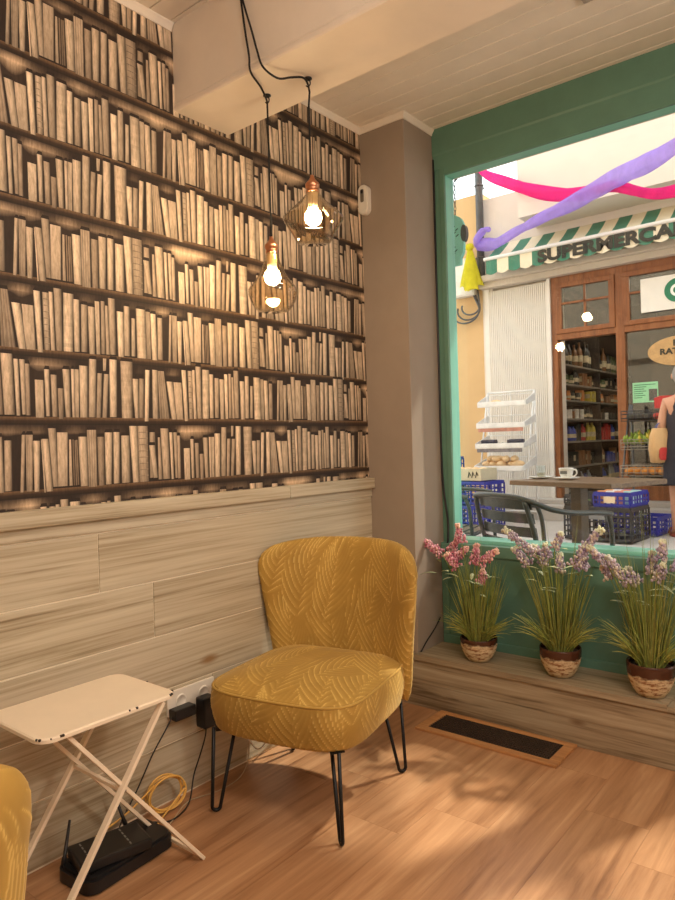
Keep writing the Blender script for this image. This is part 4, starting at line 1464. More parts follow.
# ------------------------------------------------------------------ signs
sg = tag(empty('shop_sign', (0.2, FY - 0.04, 2.40)), 'white board with a green ring emblem on the shop transom', 'sign')
g = MB(); g.box(-0.335, 1.2, 0.0, 0.012, 0.0, 0.345, bev=0.003)
g.build('board', plain('sign_white', lin(240, 236, 226), 0.5, var=0.02), sg)
g = MB(); M = Matrix.Translation((0.01, -0.001, 0.185)) @ Matrix.Rotation(R(90), 4, 'X')
g.prism([(0.118 * math.cos(2 * PI * k / 40), 0.118 * math.sin(2 * PI * k / 40)) for k in range(40)], 0.0, 0.003, M)
g.build('emblem_disc', plain('sign_green', lin(22, 124, 88), 0.5, var=0.03), sg)
g = MB()
pts = [(0.062 * math.cos(R(a)), 0.062 * math.sin(R(a))) for a in range(40, 321, 10)]
inn = [(0.036 * math.cos(R(a)), 0.036 * math.sin(R(a))) for a in range(320, 39, -10)]
g.prism(pts + inn, 0.0035, 0.006, M)
g.build('emblem_letter', plain('sign_white2', lin(244, 244, 240), 0.5, var=0.02), sg)

ov = tag(empty('oval_sign', (0.23, FY - 0.012, 1.985)), 'oval wooden sign board lettered in dark print on the shop window', 'sign')
g = MB(); M = Matrix.Rotation(R(90), 4, 'X')
g.prism([(0.315 * math.cos(2 * PI * k / 48), 0.150 * math.sin(2 * PI * k / 48)) for k in range(48)], 0.0, 0.012, M)
g.build('board', plain('pale_wood_board', lin(198, 158, 104), 0.6, var=0.15, scale=20), ov)
for body, xx, zz in (('FR', -0.075, 0.052), ('RATI', -0.20, -0.028), ('D', -0.045, -0.105)):
    text('lettering', body, 0.082, M_letter, ov, (xx, -0.0135, zz), (R(90), 0, 0), 0.0005, 0.0035, sx=1.15)
nt_ = tag(empty('paper_notice', (-0.125, FY + 0.026, 1.59)), 'green printed paper notice stuck inside the shop window', 'notice')
g = MB(); g.box(-0.13, 0.12, 0.0, 0.0015, -0.105, 0.105)
g.build('sheet', plain('green_paper', lin(160, 220, 172), 0.8, var=0.03), nt_)
g = MB()
for k in range(7):
    g.box(-0.115, -0.115 + [0.21, .12, .1, .12, .09, .11, .08][k], -0.0012, 0.0, 0.075 - k * 0.022, 0.083 - k * 0.022)
g.build('print_lines', plain('notice_print', lin(70, 130, 92), 0.8), nt_)
g = MB(); g.box(0.03, 0.11, -0.0014, 0.0, -0.09, 0.03)
g.build('picture', plain('notice_picture', lin(96, 92, 84), 0.8, var=0.5, scale=40), nt_)

# ------------------------------------------------------------------ garlands, cables and the hanging sign
M_pinkt = fabric_thin('pink_tulle', lin(255, 60, 160), 0.5, 0.9)
M_purp = fabric_thin('violet_tulle', lin(196, 170, 252), 0.55, 0.72)
M_yel = fabric_thin('yellow_tulle', lin(246, 238, 70), 0.5, 0.92)
def garland(name, pts, w, mat, label, seed):
    r = random.Random(seed)
    P = smooth_curve(pts, 10)
    g = MB(); n = 14
    vs = []; m = len(P)
    for i, p in enumerate(P):
        t = (P[min(i + 1, m - 1)] - P[max(i - 1, 0)]).normalized()
        side = Vector((0, 0, 1)); side = (side - t * side.dot(t)).normalized(); dep = t.cross(side)
        for j in range(n):
            a = 2 * PI * j / n
            q = 1 + 0.22 * math.sin(3 * a + i * 0.25 + seed) + 0.1 * math.sin(5 * a - i * .4)
            ww = w * (0.85 + 0.2 * math.sin(i * 0.13 + seed))
            vs.append(p + side * (ww * 0.5 * math.cos(a) * q) + dep * (ww * 0.22 * math.sin(a) * q))
    fs = [(i * n + j, i * n + (j + 1) % n, i * n + n + (j + 1) % n, i * n + n + j) for i in range(m - 1) for j in range(n)]
    fs += [tuple(range(n)), tuple((m - 1) * n + j for j in range(n))]
    g.add(vs, fs, smooth=True)
    return tag(g.build(name, mat), label, 'garland')
garland('fabric_garland', [(-1.88, 7.33, 3.43), (-1.60, 7.2, 3.37), (-1.20, 6.95, 3.37), (-0.74, 6.55, 3.33), (-0.14, 6.0, 3.245), (0.30, 5.55, 3.17), (0.76, 5.0, 3.07), (1.6, 4.0, 2.96), (2.4, 3.1, 2.9)], 0.145, M_purp, 'violet tulle garland stretched across the street from the drainpipe', 2)
garland('fabric_garland', [(-1.88, 7.33, 4.36), (-1.55, 7.1, 4.05), (-0.85, 6.7, 3.62), (-0.20, 6.15, 3.30), (0.12, 5.8, 3.18), (0.62, 5.45, 2.92), (1.6, 4.4, 2.7), (2.6, 3.2, 2.7)], 0.115, M_pinkt, 'bright pink tulle garland crossing in front of the violet one', 5)
g = MB()
g.tube(smooth_curve([(-1.90, 7.36, 3.44), (-1.86, 7.28, 3.50), (-1.76, 7.25, 3.56), (-1.68, 7.25, 3.55)], 5), [0.05] * 5 + [0.045] * 5 + [0.03] * 5 + [0.01], 8)
tag(g.build('fabric_knot', M_purp), 'violet tulle knot tied round the drainpipe', 'ribbon')
yr = tag(empty('fabric_bow', (-1.98, 7.30, 3.42)), 'yellow tulle bow hanging beside the drainpipe', 'ribbon')
g = MB()
for (dx, dy, L, sd) in ((-0.05, 0.02, 0.44, 1), (0.02, 0.0, 0.50, 2), (0.07, 0.02, 0.46, 3)):
    vs = []; n = 10; m = 12
    for i in range(m + 1):
        s = i / m
        for j in range(n):
            a = 2 * PI * j / n
            wx = 0.018 + 0.075 * s ** .8; wy = 0.012 + 0.02 * s
            q = 1 + .25 * math.sin(3 * a + sd + s * 2)
            vs.append((dx * s + wx * math.cos(a) * q, dy * s + wy * math.sin(a) * q, -L * s + .02 * math.cos(4 * a) * s))
    fs = [(i * n + j, i * n + (j + 1) % n, i * n + n + (j + 1) % n, i * n + n + j) for i in range(m) for j in range(n)]
    g.add(vs, fs, smooth=True)
g.build('tails', M_yel, yr)
g = MB(); g.ball((0, 0, 0.0), 0.045, 10, 8, sc=(1.2, .9, 1)); g.tube([(-0.02, 0, 0.01), (-0.12, 0.02, 0.015), (-0.20, 0.05, 0.0)], [0.03, 0.03, 0.015], 8)
g.build('knot', M_yel, yr)
mb_ = tag(empty('meter_box', (-2.12, 7.515, 3.1)), 'pale electric box on the peach wall behind the yellow bow', 'box')
g = MB(); g.box(-0.16, 0.12, -0.1, 0.0, -0.22, 0.24, bev=0.012); g.build('case', plain('pale_box', lin(220, 216, 208), 0.5), mb_)
g = MB(); g.box(-0.14, 0.10, -0.107, -0.1, -0.2, 0.22, bev=0.003); g.build('lid', plain('pale_box2', lin(228, 224, 216), 0.5), mb_)
for k, (r0, cx0, cz0) in enumerate(((0.15, -2.1, 2.72), (0.12, -2.06, 2.75), (0.18, -2.12, 2.70))):
    g = MB()
    g.tube([(cx0 + r0 * math.cos(a), 7.46 - 0.02 * k, cz0 + r0 * 0.8 * math.sin(a)) for a in [PI * 0.9 + PI * 1.2 * q / 18 for q in range(19)]] + [(cx0 + 0.08, 7.47, cz0 + 0.20)], 0.011, 6)
    tag(g.build('hanging_cable', plain('grey_cable', lin(84, 84, 84), 0.6)), 'grey cable loop drooping under the pale electric box', 'cable', 'cables drooping under the electric box')
# turquoise hanging sign in the street, on a hook and chain
hs = tag(empty('hanging_sign', (0.135, 3.12, 2.185)), 'turquoise bottle-shaped wooden sign hanging from a chain at the window edge', 'sign')
g = MB()
out = [(-0.10, -0.145), (0.028, -0.145), (0.03, -0.11), (0.046, -0.085), (0.05, -0.02), (0.048, 0.06), (0.036, 0.085), (0.02, 0.10), (-0.0, 0.112), (-0.10, 0.12)]
g.prism(out, -0.011, 0.011, Matrix.Rotation(R(90), 4, 'X'))
g.build('board', plain('turquoise_paint', lin(150, 222, 212), 0.6, var=0.06), hs)
g = MB(); g.prism([(0.050 + 0.016 * math.cos(2 * PI * k / 20), 0.01 + 0.042 * math.sin(2 * PI * k / 20)) for k in range(20)], -0.013, 0.013, Matrix.Rotation(R(90), 4, 'X'))
g.build('handle', M_iron, hs)
for px_, pz_ in ((-0.005, 0.045), (0.012, 0.03), (0.0, 0.015), (0.015, 0.0), (-0.004, -0.06), (0.006, -0.075), (-0.006, -0.09)):
    g = MB(); g.tube([(px_ - .007, -0.0125, pz_), (px_ + .007, -0.0125, pz_ + .009)], 0.0022, 5)
    g.build('painted_mark', plain('dark_marks', lin(38, 60, 58), 0.7), hs)
g = MB()
for k in range(8):
    c0 = Vector((0.0, 0.0, 0.125 + k * 0.021)); ax = Vector((1, 0, 0)) if k % 2 else Vector((0, 1, 0))
    g.tube([c0 + ax * (0.0055 * math.cos(a)) + Vector((0, 0, 0.0135 * math.sin(a))) for a in [2 * PI * q / 12 for q in range(12)]], 0.0018, 5, closed=True)
g.build('chain', M_iron, hs)
g = MB(); g.tube(smooth_curve([(0.0, 0, 0.285), (0.016, 0, 0.30), (0.012, 0, 0.33), (-0.004, 0, 0.345), (0.012, 0, 0.37), (0.02, -0.02, 0.40), (0.02, -0.24, 0.42)], 5), 0.005, 7)
g.build('hook', M_iron, hs)

# ------------------------------------------------------------------ bread rack
rk = tag(empty('bread_rack', (-1.42, 6.95, zs_(6.95) - 0.0), R(2)), 'white wire rack of four sloping trays against the ribbed panel', 'rack')
zb = zs_(6.95)
g = MB()
for sx in (-0.27, 0.27):
    g.tube([(sx, 0.16, 0.0), (sx, 0.16, 1.42)], 0.011, 7)
    g.tube([(sx, -0.20, 0.0), (sx, 0.0, 0.9), (sx, 0.15, 1.42)], 0.010, 7)
g.tube([(-0.27, 0.16, 1.42), (0.27, 0.16, 1.42)], 0.010, 7)
g.tube([(-0.27, 0.16, 0.1), (0.27, 0.16, 0.1)], 0.010, 7); g.tube([(0.0, 0.16, 0.1), (0.0, 0.16, 1.42)], 0.006, 6)
g.build('upright_frame', M_metal_white, rk)
M_strip = plain('price_strip', lin(186, 130, 112), 0.6, var=0.3, scale=30)
trays = []
for k, (zt, yf) in enumerate(((1.26, -0.11), (1.03, -0.15), (0.81, -0.19), (0.57, -0.23))):
    g = MB()
    w = 0.275
    g.box(-w, w, yf - .006, yf + .006, zt - .005, zt + .045, bev=.002)
    g.box(-w, w, yf, yf + .004, zt - .012, zt)
    for q in range(13):
        xx = -w + 2 * w * q / 12
        g.tube([(xx, yf, zt), (xx, 0.15, zt + 0.055)], 0.004, 5)
    for sx in (-w, w):
        g.add([(sx - .003, yf, zt - .005), (sx - .003, yf, zt + .045), (sx - .003, 0.15, zt + 0.135), (sx - .003, 0.15, zt + 0.05), (sx + .003, yf, zt - .005), (sx + .003, yf, zt + .045), (sx + .003, 0.15, zt + 0.135), (sx + .003, 0.15, zt + 0.05)],
              [(0, 1, 2, 3), (7, 6, 5, 4), (0, 4, 5, 1), (1, 5, 6, 2), (2, 6, 7, 3), (3, 7, 4, 0)])
    g.tube([(-w, 0.15, zt + 0.13), (w, 0.15, zt + 0.13)], 0.005, 5)
    tr = g.build('tray', M_metal_white, rk)
    if k in (1, 2):
        g = MB(); g.box(-w + .02, w - .02, yf - .002, yf + .003, zt - .05, zt - .012)
        g.build('price_strip', M_strip if k == 1 else plain('dark_strip', lin(120, 116, 120), .6, var=.4, scale=40), tr)
M_bread = plain('bread_crust', lin(234, 202, 158), 0.8, var=0.14, scale=14, bmp=0.2)
br = random.Random(4)
lm = MB(); lm.ball((0, 0, 0), 0.05, 14, 10, sc=(1.7, .85, .75)); loaf_me = lm.mesh('bread_loaf', M_bread)
def put(name, me, loc, rot, label, cat, group=None, sc=1.0):
    o = bpy.data.objects.new(name, me); COL.objects.link(o); o.location = loc; o.rotation_euler = rot; o.scale = (sc, sc, sc)
    return tag(o, label, cat, group)
rkx, rky = -1.42, 6.95
for k in range(9):
    lay = k // 5
    put('bread_loaf', loaf_me, (rkx - 0.17 + (k % 5) * 0.082 + lay * .04, rky - 0.07 + br.uniform(-.03, .03), zb + 0.57 + 0.06 + lay * 0.055), (0, 0, R(br.uniform(50, 120))),
        'pale bread loaf in the lowest tray of the white rack', 'bread', 'loaves in the lowest rack tray')
put('bread_loaf', loaf_me, (rkx - 0.1, rky - 0.02, zb + 1.26 + 0.045), (0, 0, R(20)), 'single small loaf in the top tray of the white rack', 'bread', None, 0.7)
pk = MB(); pk.box(-.05, .05, -.03, .03, 0, .05, bev=.012); pack_me = pk.mesh('snack_packet', plain('dark_packet', lin(40, 44, 66), .5, var=.3))
for k, xx in enumerate((-0.19, -0.11, 0.12, 0.2)):
    put('snack_packet', pack_me, (rkx + xx, rky - 0.1, zb + 0.81 + 0.034), (R(10), 0, R(br.uniform(-15, 15))), 'dark packet in the third tray of the white rack', 'packet', 'dark packets in the third rack tray')

# ------------------------------------------------------------------ crates
def crate_mesh(w, d, h, mat, name, cols=9, rowsn=4, wt=0.008):
    """Open lattice crate: rim, base, lattice walls."""
    g = MB()
    g.box(-w / 2, w / 2, -d / 2, d / 2, 0, 0.012)
    for z0, z1 in ((0, .03), (h - .035, h)):
        g.box(-w / 2, w / 2, -d / 2, -d / 2 + wt * 1.4, z0, z1); g.box(-w / 2, w / 2, d / 2 - wt * 1.4, d / 2, z0, z1)
        g.box(-w / 2, -w / 2 + wt * 1.4, -d / 2, d / 2, z0, z1); g.box(w / 2 - wt * 1.4, w / 2, -d / 2, d / 2, z0, z1)
    for sx in (-1, 1):
        for i in range(cols + 1):
            xx = -w / 2 + w * i / cols
            yy = sx * (d / 2 - wt / 2)
            g.box(xx - .008, xx + .008, yy - wt / 2, yy + wt / 2, 0.02, h - .02)
        nd = max(3, int(cols * d / w))
        for i in range(nd + 1):
            yy = -d / 2 + d * i / nd; xx = sx * (w / 2 - wt / 2)
            g.box(xx - wt / 2, xx + wt / 2, yy - .008, yy + .008, 0.02, h - .02)
        for k in range(1, rowsn):
            z = 0.02 + (h - .05) * k / rowsn
            yy = sx * (d / 2 - wt / 2); g.box(-w / 2, w / 2, yy - wt / 2, yy + wt / 2, z - .006, z + .006)
            xx = sx * (w / 2 - wt / 2); g.box(xx - wt / 2, xx + wt / 2, -d / 2, d / 2, z - .006, z + .006)
    return g.mesh(name, mat)
M_crblack = plain('black_crate_plastic', lin(44, 46, 50), 0.5)
M_crblue = plain('blue_crate_plastic', lin(34, 48, 156), 0.45)
big = crate_mesh(0.60, 0.40, 0.30, M_crblack, 'produce_crate', 11, 5)
low = crate_mesh(0.32, 0.40, 0.13, M_crblue, 'blue_crate', 6, 2)
mid = crate_mesh(0.55, 0.38, 0.17, M_crblue, 'blue_crate_deep', 9, 3)
blk = crate_mesh(0.36, 0.40, 0.24, M_crblack, 'black_crate_small', 7, 4)
cy0 = 6.28; cz0 = zs_(6.28)
AX = R(-6)
cA = put('produce_crate', big, (-0.16, cy0, cz0 + 0.004), (0, 0, AX), 'large black lattice crate on the street beside the shop door', 'crate')
g = MB(); g.box(-.07, .07, -.202, -.199, .19, .225); g.build('maker_plate', plain('grey_plate', lin(130, 132, 134), .5), cA)
put('produce_crate', mid, (-0.04, cy0 + 0.42, cz0 + .012 + 0.004), (0, 0, AX), 'blue lattice crate standing behind the large black crate', 'crate')
def onA(dx, dy, dz):
    v = Matrix.Rotation(AX, 3, 'Z') @ Vector((dx, dy, dz)); return (v.x - 0.16, v.y + cy0, cz0 + 0.004 + v.z)
put('produce_crate', low, onA(0.135, 0, 0.302), (0, 0, AX), 'shallow blue crate on top of the black crate, holding packets', 'crate')
blk2 = crate_mesh(0.26, 0.40, 0.10, M_crblack, 'tray_dark', 5, 2)
put('produce_crate', blk2, onA(-0.165, 0, 0.302), (0, 0, AX), 'shallow dark tray of greens on top of the black crate', 'crate')
boxm = {}
def boxmesh(key, w, d, h, col):
    if key not in boxm:
        g = MB(); g.box(-w / 2, w / 2, -d / 2, d / 2, 0, h, bev=0.006); boxm[key] = g.mesh(key, plain(key + '_paint', col, .6, var=.15, scale=25))
    return boxm[key]
pcols = [('orange', lin(222, 150, 96)), ('white', lin(226, 224, 220)), ('salmon', lin(226, 150, 130)), ('mint', lin(170, 210, 206))]
for k in range(8):
    nm, c = pcols[k % 4]
    put('food_packet', boxmesh('packet_' + nm, .085, .055, .12, c), onA(0.02 + (k % 4) * 0.075, -0.10 + (k // 4) * 0.15, 0.318), (0, 0, AX + R(br.uniform(-15, 15))), nm + ' packet standing in the shallow blue crate', 'packet', 'packets in the shallow blue crate')
vg = MB(); vg.ball((0, 0, 0), .03, 10, 8, sc=(1.5, .8, .8)); veg_me = vg.mesh('green_vegetable', plain('cucumber_green', lin(120, 138, 78), .6, var=.3))
for k in range(8):
    put('green_vegetable', veg_me, onA(-0.245 + (k % 4) * 0.053, -0.11 + (k // 4) * 0.14, 0.318 + .03), (0, 0, R(90 + br.uniform(-10, 10))), 'green vegetable in the shallow dark tray', 'vegetable', 'vegetables in the shallow dark tray')
g = MB(); g.box(-.05, .05, -.0015, .0015, 0, .055); 
put('price_card', g.mesh('price_card', plain('card_paper', lin(236, 214, 180), .8)), onA(0.12, -0.2045, 0.34), (0, 0, AX), 'cream price card on the front of the shallow blue crate', 'card')
# stacks by the rack
z0 = zs_(6.6)
mid2 = crate_mesh(0.40, 0.38, 0.24, M_crblue, 'blue_crate_tall', 7, 4)
for k in range(3):
    put('produce_crate', blk if k < 2 else mid2, (-2.02, 6.55, z0 + 0.004 + k * 0.245), (0, 0, R(3 * k)), ['black crate at the bottom of the stack by the peach wall', 'black crate in the middle of the stack by the peach wall', 'blue crate on top of the stack by the peach wall'][k], 'crate')
for k in range(2):
    put('produce_crate', mid2, (-1.50, 6.42, z0 + 0.004 + k * 0.245), (0, 0, R(-4 * k)), ['lower blue crate in front of the bread rack', 'upper blue crate in front of the bread rack'][k], 'crate')
cb = tag(empty('carton_box', (-1.56, 6.42, z0 + 0.498), R(-6)), 'printed cardboard carton of bread standing on the blue crates', 'box')
g = MB()
for bx in ((-.2, .2, -.15, -.14), (-.2, .2, .14, .15), (-.2, -.19, -.14, .14), (.19, .2, -.14, .14)):
    g.box(bx[0], bx[1], bx[2], bx[3], 0, .12)
g.box(-.19, .19, -.14, .14, 0, .006)
g.build('box_body', plain('carton', lin(206, 196, 166), .8, var=.06), cb)
g = MB(); g.box(-.16, -.04, -.1515, -.1502, .02, .10); g.build('green_print', plain('green_print', lin(120, 150, 104), .8, var=.3, scale=40), cb)
g = MB()
for k in range(3):
    g.tube([(0.05 + k * .045, -.1512, .03), (0.065 + k * .045, -.1512, .09), (0.08 + k * .045, -.1512, .05)], .006, 5)
g.build('dark_print', M_letter, cb)
for k in range(4):
    put('bread_loaf', loaf_me, (-1.69 + k * .085, 6.42, z0 + 0.498 + 0.008 + .0377 + .05), (0, 0, R(80 + 8 * k)), 'pale loaf in the printed carton', 'bread', 'loaves in the carton', 1.0)
    
# ------------------------------------------------------------------ fruit display beside the door
FDy = 7.12; fz = zs_(FDy)
fd = tag(empty('fruit_stand', (0.04, FDy, fz)), 'tiered fruit stand with wire trays at the shop window', 'stand')
g = MB()
for sx in (-0.24, 0.24):
    g.tube([(sx, 0.16, 0), (sx, 0.16, 1.20)], .012, 7); g.tube([(sx, -0.2, 0), (sx, -0.2, 0.5), (sx, 0.1, 1.20)], .010, 7)
g.build('upright_frame', M_iron, fd)
tz = [0.50, 0.75, 1.03]
for k, z in enumerate(tz):
    g = MB(); w, d = .25, .17
    yo = -0.05 + 0.03 * k
    g.box(-w, w, yo - d, yo + d, z, z + .006)
    for zz in (z + .03, z + .07, z + .10):
        for a, b2 in (((-w, yo - d), (w, yo - d)), ((-w, yo + d), (w, yo + d)), ((-w, yo - d), (-w, yo + d)), ((w, yo - d), (w, yo + d))):
            g.tube([(a[0], a[1], zz), (b2[0], b2[1], zz)], .004, 5)
    for q in range(9):
        xx = -w + 2 * w * q / 8
        g.tube([(xx, yo - d, z), (xx, yo - d, z + .10)], .0035, 5); g.tube([(xx, yo + d, z), (xx, yo + d, z + .10)], .0035, 5)
    g.build('wire_tray', plain('tray_wire', lin(150, 140, 124), .5) if k < 2 else M_crblack, fd)
def ban(col, nm):
    g = MB()
    P = [Vector((0.105 * math.cos(R(a)), 0, 0.105 * math.sin(R(a)))) for a in range(200, 341, 14)]
    rr = [.005, .015, .020, .022, .023, .023, .022, .021, .017, .011, .006]
    g.tube(P, rr, 8); return g.mesh(nm, plain(nm + '_skin', col, .5, var=.12))
bm1, bm2 = ban(lin(216, 196, 70), 'banana_yellow'), ban(lin(150, 176, 74), 'banana_green')
def onF(x, y, z):
    return (0.04 + x, FDy + y, fz + z)
for k in range(30):
    c = k % 10; l = k // 10
    put('banana', bm1 if br.random() < .5 else bm2, onF(-0.20 + c * 0.044, -0.10 + l * 0.10, tz[1] + .175 + .022 * l), (R(br.uniform(-14, 14)), R(br.uniform(-10, 10)), R(90 + br.uniform(-18, 18))), 'banana in the middle tray of the fruit stand', 'banana', 'bananas on the fruit stand')
fr_ = MB(); fr_.ball((0, 0, 0), .036, 14, 10, sc=(1, 1, .94)); fr_.tube([(0, 0, .031), (0, 0, .037)], .004, 6)
or_me = fr_.mesh('orange', plain('orange_peel', lin(232, 150, 50), .5, var=.08))
to_me = fr_.mesh('tomato', plain('tomato_skin', lin(214, 66, 48), .35, var=.08))
dk_me = fr_.mesh('avocado', plain('avocado_skin', lin(60, 62, 52), .5, var=.2))
wh_me = fr_.mesh('garlic', plain('garlic_skin', lin(228, 216, 202), .6, var=.06))
for k in range(24):
    c = k % 6; l = k // 6
    me, nm = (or_me, 'orange') if c < 4 else (wh_me if (k % 2) else or_me, 'garlic_bulb' if (k % 2) else 'orange')
    put(nm, me, onF(-0.19 + c * .076, -0.17 + l * .076, tz[0] + .006 + .036), (0, 0, 0), ('orange' if nm == 'orange' else 'white garlic bulb') + ' in the lowest tray of the fruit stand', nm.split('_')[0], 'fruit in the lowest tray')
for k in range(20):
    c = k % 5; l = k // 5
    dk = c < 3
    put('avocado' if dk else 'tomato', dk_me if dk else to_me, onF(-0.18 + c * .082, -0.11 + l * .078, tz[2] + .006 + .036), (0, 0, 0), 'dark green avocado in the top tray of the fruit stand' if dk else 'red tomato in the top tray of the fruit stand', 'avocado' if dk else 'tomato', 'avocados in the top tray' if dk else 'tomatoes in the top tray')
tbx = MB()
for bx in ((-.12, .12, -.1, -.09), (-.12, .12, .09, .1), (-.12, -.11, -.09, .09), (.11, .12, -.09, .09)):
    tbx.box(bx[0], bx[1], bx[2], bx[3], 0, .1)
tbx.box(-.11, .11, -.09, .09, 0, .008)
put('fruit_box', tbx.mesh('fruit_box', plain('red_carton', lin(206, 60, 62), .6, var=.1)), onF(0.15, 0.05, tz[2] + .13), (R(8), 0, 0), 'red carton of tomatoes above the top tray of the fruit stand', 'box')

# ------------------------------------------------------------------ shelves of goods inside the shop
SX = -1.10
sh = tag(empty('shop_shelf', (-1.35, 9.1, 0.46)), 'tall shelf unit of bottles and tins along the left wall inside the shop', 'shelf')
SO2 = Vector((1.35, -9.1, -0.46))
M_shelf = plain('pale_shelf', lin(140, 132, 120), .5, var=.05)
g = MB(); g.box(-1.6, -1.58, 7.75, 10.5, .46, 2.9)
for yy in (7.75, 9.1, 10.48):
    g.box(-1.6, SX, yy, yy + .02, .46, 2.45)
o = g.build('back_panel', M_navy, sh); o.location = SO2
szs = [0.52, 0.80, 1.10, 1.37, 1.59, 1.78, 2.01]
for z in szs:
    g = MB(); g.box(-1.58, SX, 7.77, 10.48, z - .022, z, bev=.003)
    o = g.build('shelf_board', M_shelf, sh); o.location = SO2
def prod(kind, c, h):
    g = MB()
    if kind == 'wine_bottle':
        g.lathe([(0, 0), (.036, 0), (.037, .01), (.037, .62 * h), (.030, .72 * h), (.014, .80 * h), (.013, .96 * h), (.016, .97 * h), (.016, h), (0, h)], 12)
    elif kind == 'drink_bottle':
        g.lathe([(0, 0), (.038, 0), (.042, .02), (.040, .3 * h), (.043, .55 * h), (.036, .74 * h), (.016, .88 * h), (.016, h), (0, h)], 12)
    elif kind == 'jar':
        g.lathe([(0, 0), (.036, 0), (.038, .01), (.038, .74 * h), (.031, .82 * h), (.034, .83 * h), (.034, h), (0, h)], 12)
    elif kind == 'tin':
        g.lathe([(0, 0), (.036, 0), (.038, .006), (.036, .012), (.036, h - .012), (.038, h - .006), (.036, h), (0, h)], 12)
    else:
        g.box(-.045, .045, -.042, .042, 0, h, bev=.006)
    if kind in ('wine_bottle', 'drink_bottle', 'jar'):
        g.lathe([(.0445, .22 * h), (.0445, .48 * h)], 12, 1)
    elif kind == 'carton':
        g.box(-.035, .035, -.0445, .0445, .35 * h, .75 * h, 1)
    return g.mesh(kind, [plain('goods_%02x%02x%02x' % tuple(int(v * 255) for v in c[:3]), c, .35, var=.3, scale=30), plain('goods_label', lin(200, 184, 150), .6, var=.35, scale=18)])
CN = {'dark': lin(40, 40, 34), 'green': lin(70, 84, 44), 'amber': lin(120, 78, 36), 'yellow': lin(196, 176, 70), 'red': lin(176, 44, 40), 'blue': lin(50, 70, 150), 'white': lin(206, 200, 190), 'brown': lin(132, 92, 58), 'orange': lin(204, 128, 62), 'clear': lin(150, 156, 160)}
rowspec = [(2.01, (('wine_bottle', .31), ('wine_bottle', .28), ('drink_bottle', .25)), ['dark', 'dark', 'green', 'amber', 'dark'], 'top'),
           (1.78, (('drink_bottle', .18), ('jar', .14), ('carton', .15)), ['dark', 'green', 'yellow', 'dark', 'brown'], 'second'),
           (1.59, (('carton', .13), ('jar', .12), ('tin', .10)), ['brown', 'orange', 'dark', 'brown', 'yellow'], 'third'),
           (1.37, (('jar', .15), ('tin', .11), ('carton', .16)), ['brown', 'white', 'dark', 'amber', 'brown'], 'fourth'),
           (1.10, (('tin', .12), ('drink_bottle', .21), ('tin', .20)), ['red', 'blue', 'dark', 'red', 'yellow'], 'fifth'),
           (0.80, (('drink_bottle', .25), ('tin', .13), ('carton', .17)), ['blue', 'dark', 'red', 'brown', 'clear'], 'sixth'),
           (0.52, (('drink_bottle', .24), ('drink_bottle', .20), ('carton', .14)), ['clear', 'dark', 'clear', 'blue', 'dark'], 'bottom')]
cache = {}
pr_ = random.Random(9)
for z, kinds, cols, word in rowspec:
    k = 0
    y = 7.84
    run = 0
    while y < 10.42 and k < 26:
        if run == 0:
            kind, h = pr_.choice(kinds); cn = pr_.choice(cols); run = pr_.choice([1, 2, 2, 3, 4])
        run -= 1
        if pr_.random() < .3:
            cn = pr_.choice(cols)
        hh = round(h * pr_.choice([0.85, 1.0, 1.08]), 3)
        hh = min(hh, {2.01: .33, 1.78: .20, 1.59: .165, 1.37: .19, 1.10: .24, .80: .27, .52: .25}[z])
        key = (kind, cn, hh)
        if key not in cache:
            cache[key] = prod(kind, CN[cn], hh)
        if abs(y - 9.11) < .06:
            y = 9.18
        kn = kind.replace('_', ' ')
        put(kind, cache[key], (SX - .055 - pr_.uniform(0, .05), y, z), (0, 0, R(pr_.uniform(0, 360)) if kind != 'carton' else R(pr_.uniform(-8, 8))), '%s %s on the %s shelf inside the shop' % (cn, kn, word), kn.split()[-1], '%s %ss on the %s shop shelf' % (cn, kn, word))
        y += pr_.choice([0.098, 0.105, 0.115, 0.17]); k += 1

# ------------------------------------------------------------------ cafe table and chairs outside the window
M_tt = wood('worn_table_top', [(0.3, lin(96, 74, 54)), (0.6, lin(132, 106, 80)), (0.8, lin(156, 130, 100))], 0, grain=(2, 22), rough=.4)
M_alu = plain('dark_grey_aluminium', lin(78, 84, 84), 0.38, 0.5, var=.06)
CTX, CTY = 0.53, 3.97
cz = zs_(CTY)
ct = tag(empty('cafe_table', (CTX, CTY, cz), R(-17)), 'square wooden-topped cafe table on a central post outside the window', 'table')
tt = 0.9 - cz
g = MB(); g.box(-0.42, 0.27, -0.26, 0.26, tt - .028, tt, bev=.005); g.build('table_top', M_tt, ct)
g = MB(); g.box(-.155, -.085, -.035, .035, .04, tt - .028, bev=.006); g.box(-.15, .15, -.15, .15, tt - .04, tt - .028); g.build('post', plain('brown_post', lin(84, 72, 58), .5), ct)
g = MB(); g.box(-.39, .15, -.03, .03, 0.012, .05, bev=.008); g.box(-.15, -.09, -.27, .27, 0.012, .05, bev=.008)
for p in ((-.37, 0), (.13, 0), (-.12, -.25), (-.12, .25)):
    g.lathe([(0, 0), (.022, 0), (.022, .014), (0, .014)], 10, M=Matrix.Translation((p[0], p[1], -0.004)))
g.build('base', M_iron, ct)
M_china = plain('white_china', lin(240, 238, 232), .25, var=.02)
cp_ = tag(empty('coffee_cup', (0.36, 3.955, 0.9035)), 'white coffee cup with grey print on the cafe table', 'cup')
g = MB(); g.lathe([(0, .0), (.026, 0), (.027, .006), (.037, .03), (.042, .058), (.0425, .066), (.040, .066), (.035, .03), (.024, .010), (0, .009)], 24); g.build('bowl', M_china, cp_)
g = MB(); g.tube(smooth_curve([(.037, -.01, .055), (.06, -.012, .056), (.066, -.012, .035), (.05, -.012, .018), (.033, -.01, .02)], 5), .0045, 7); g.build('handle', M_china, cp_)
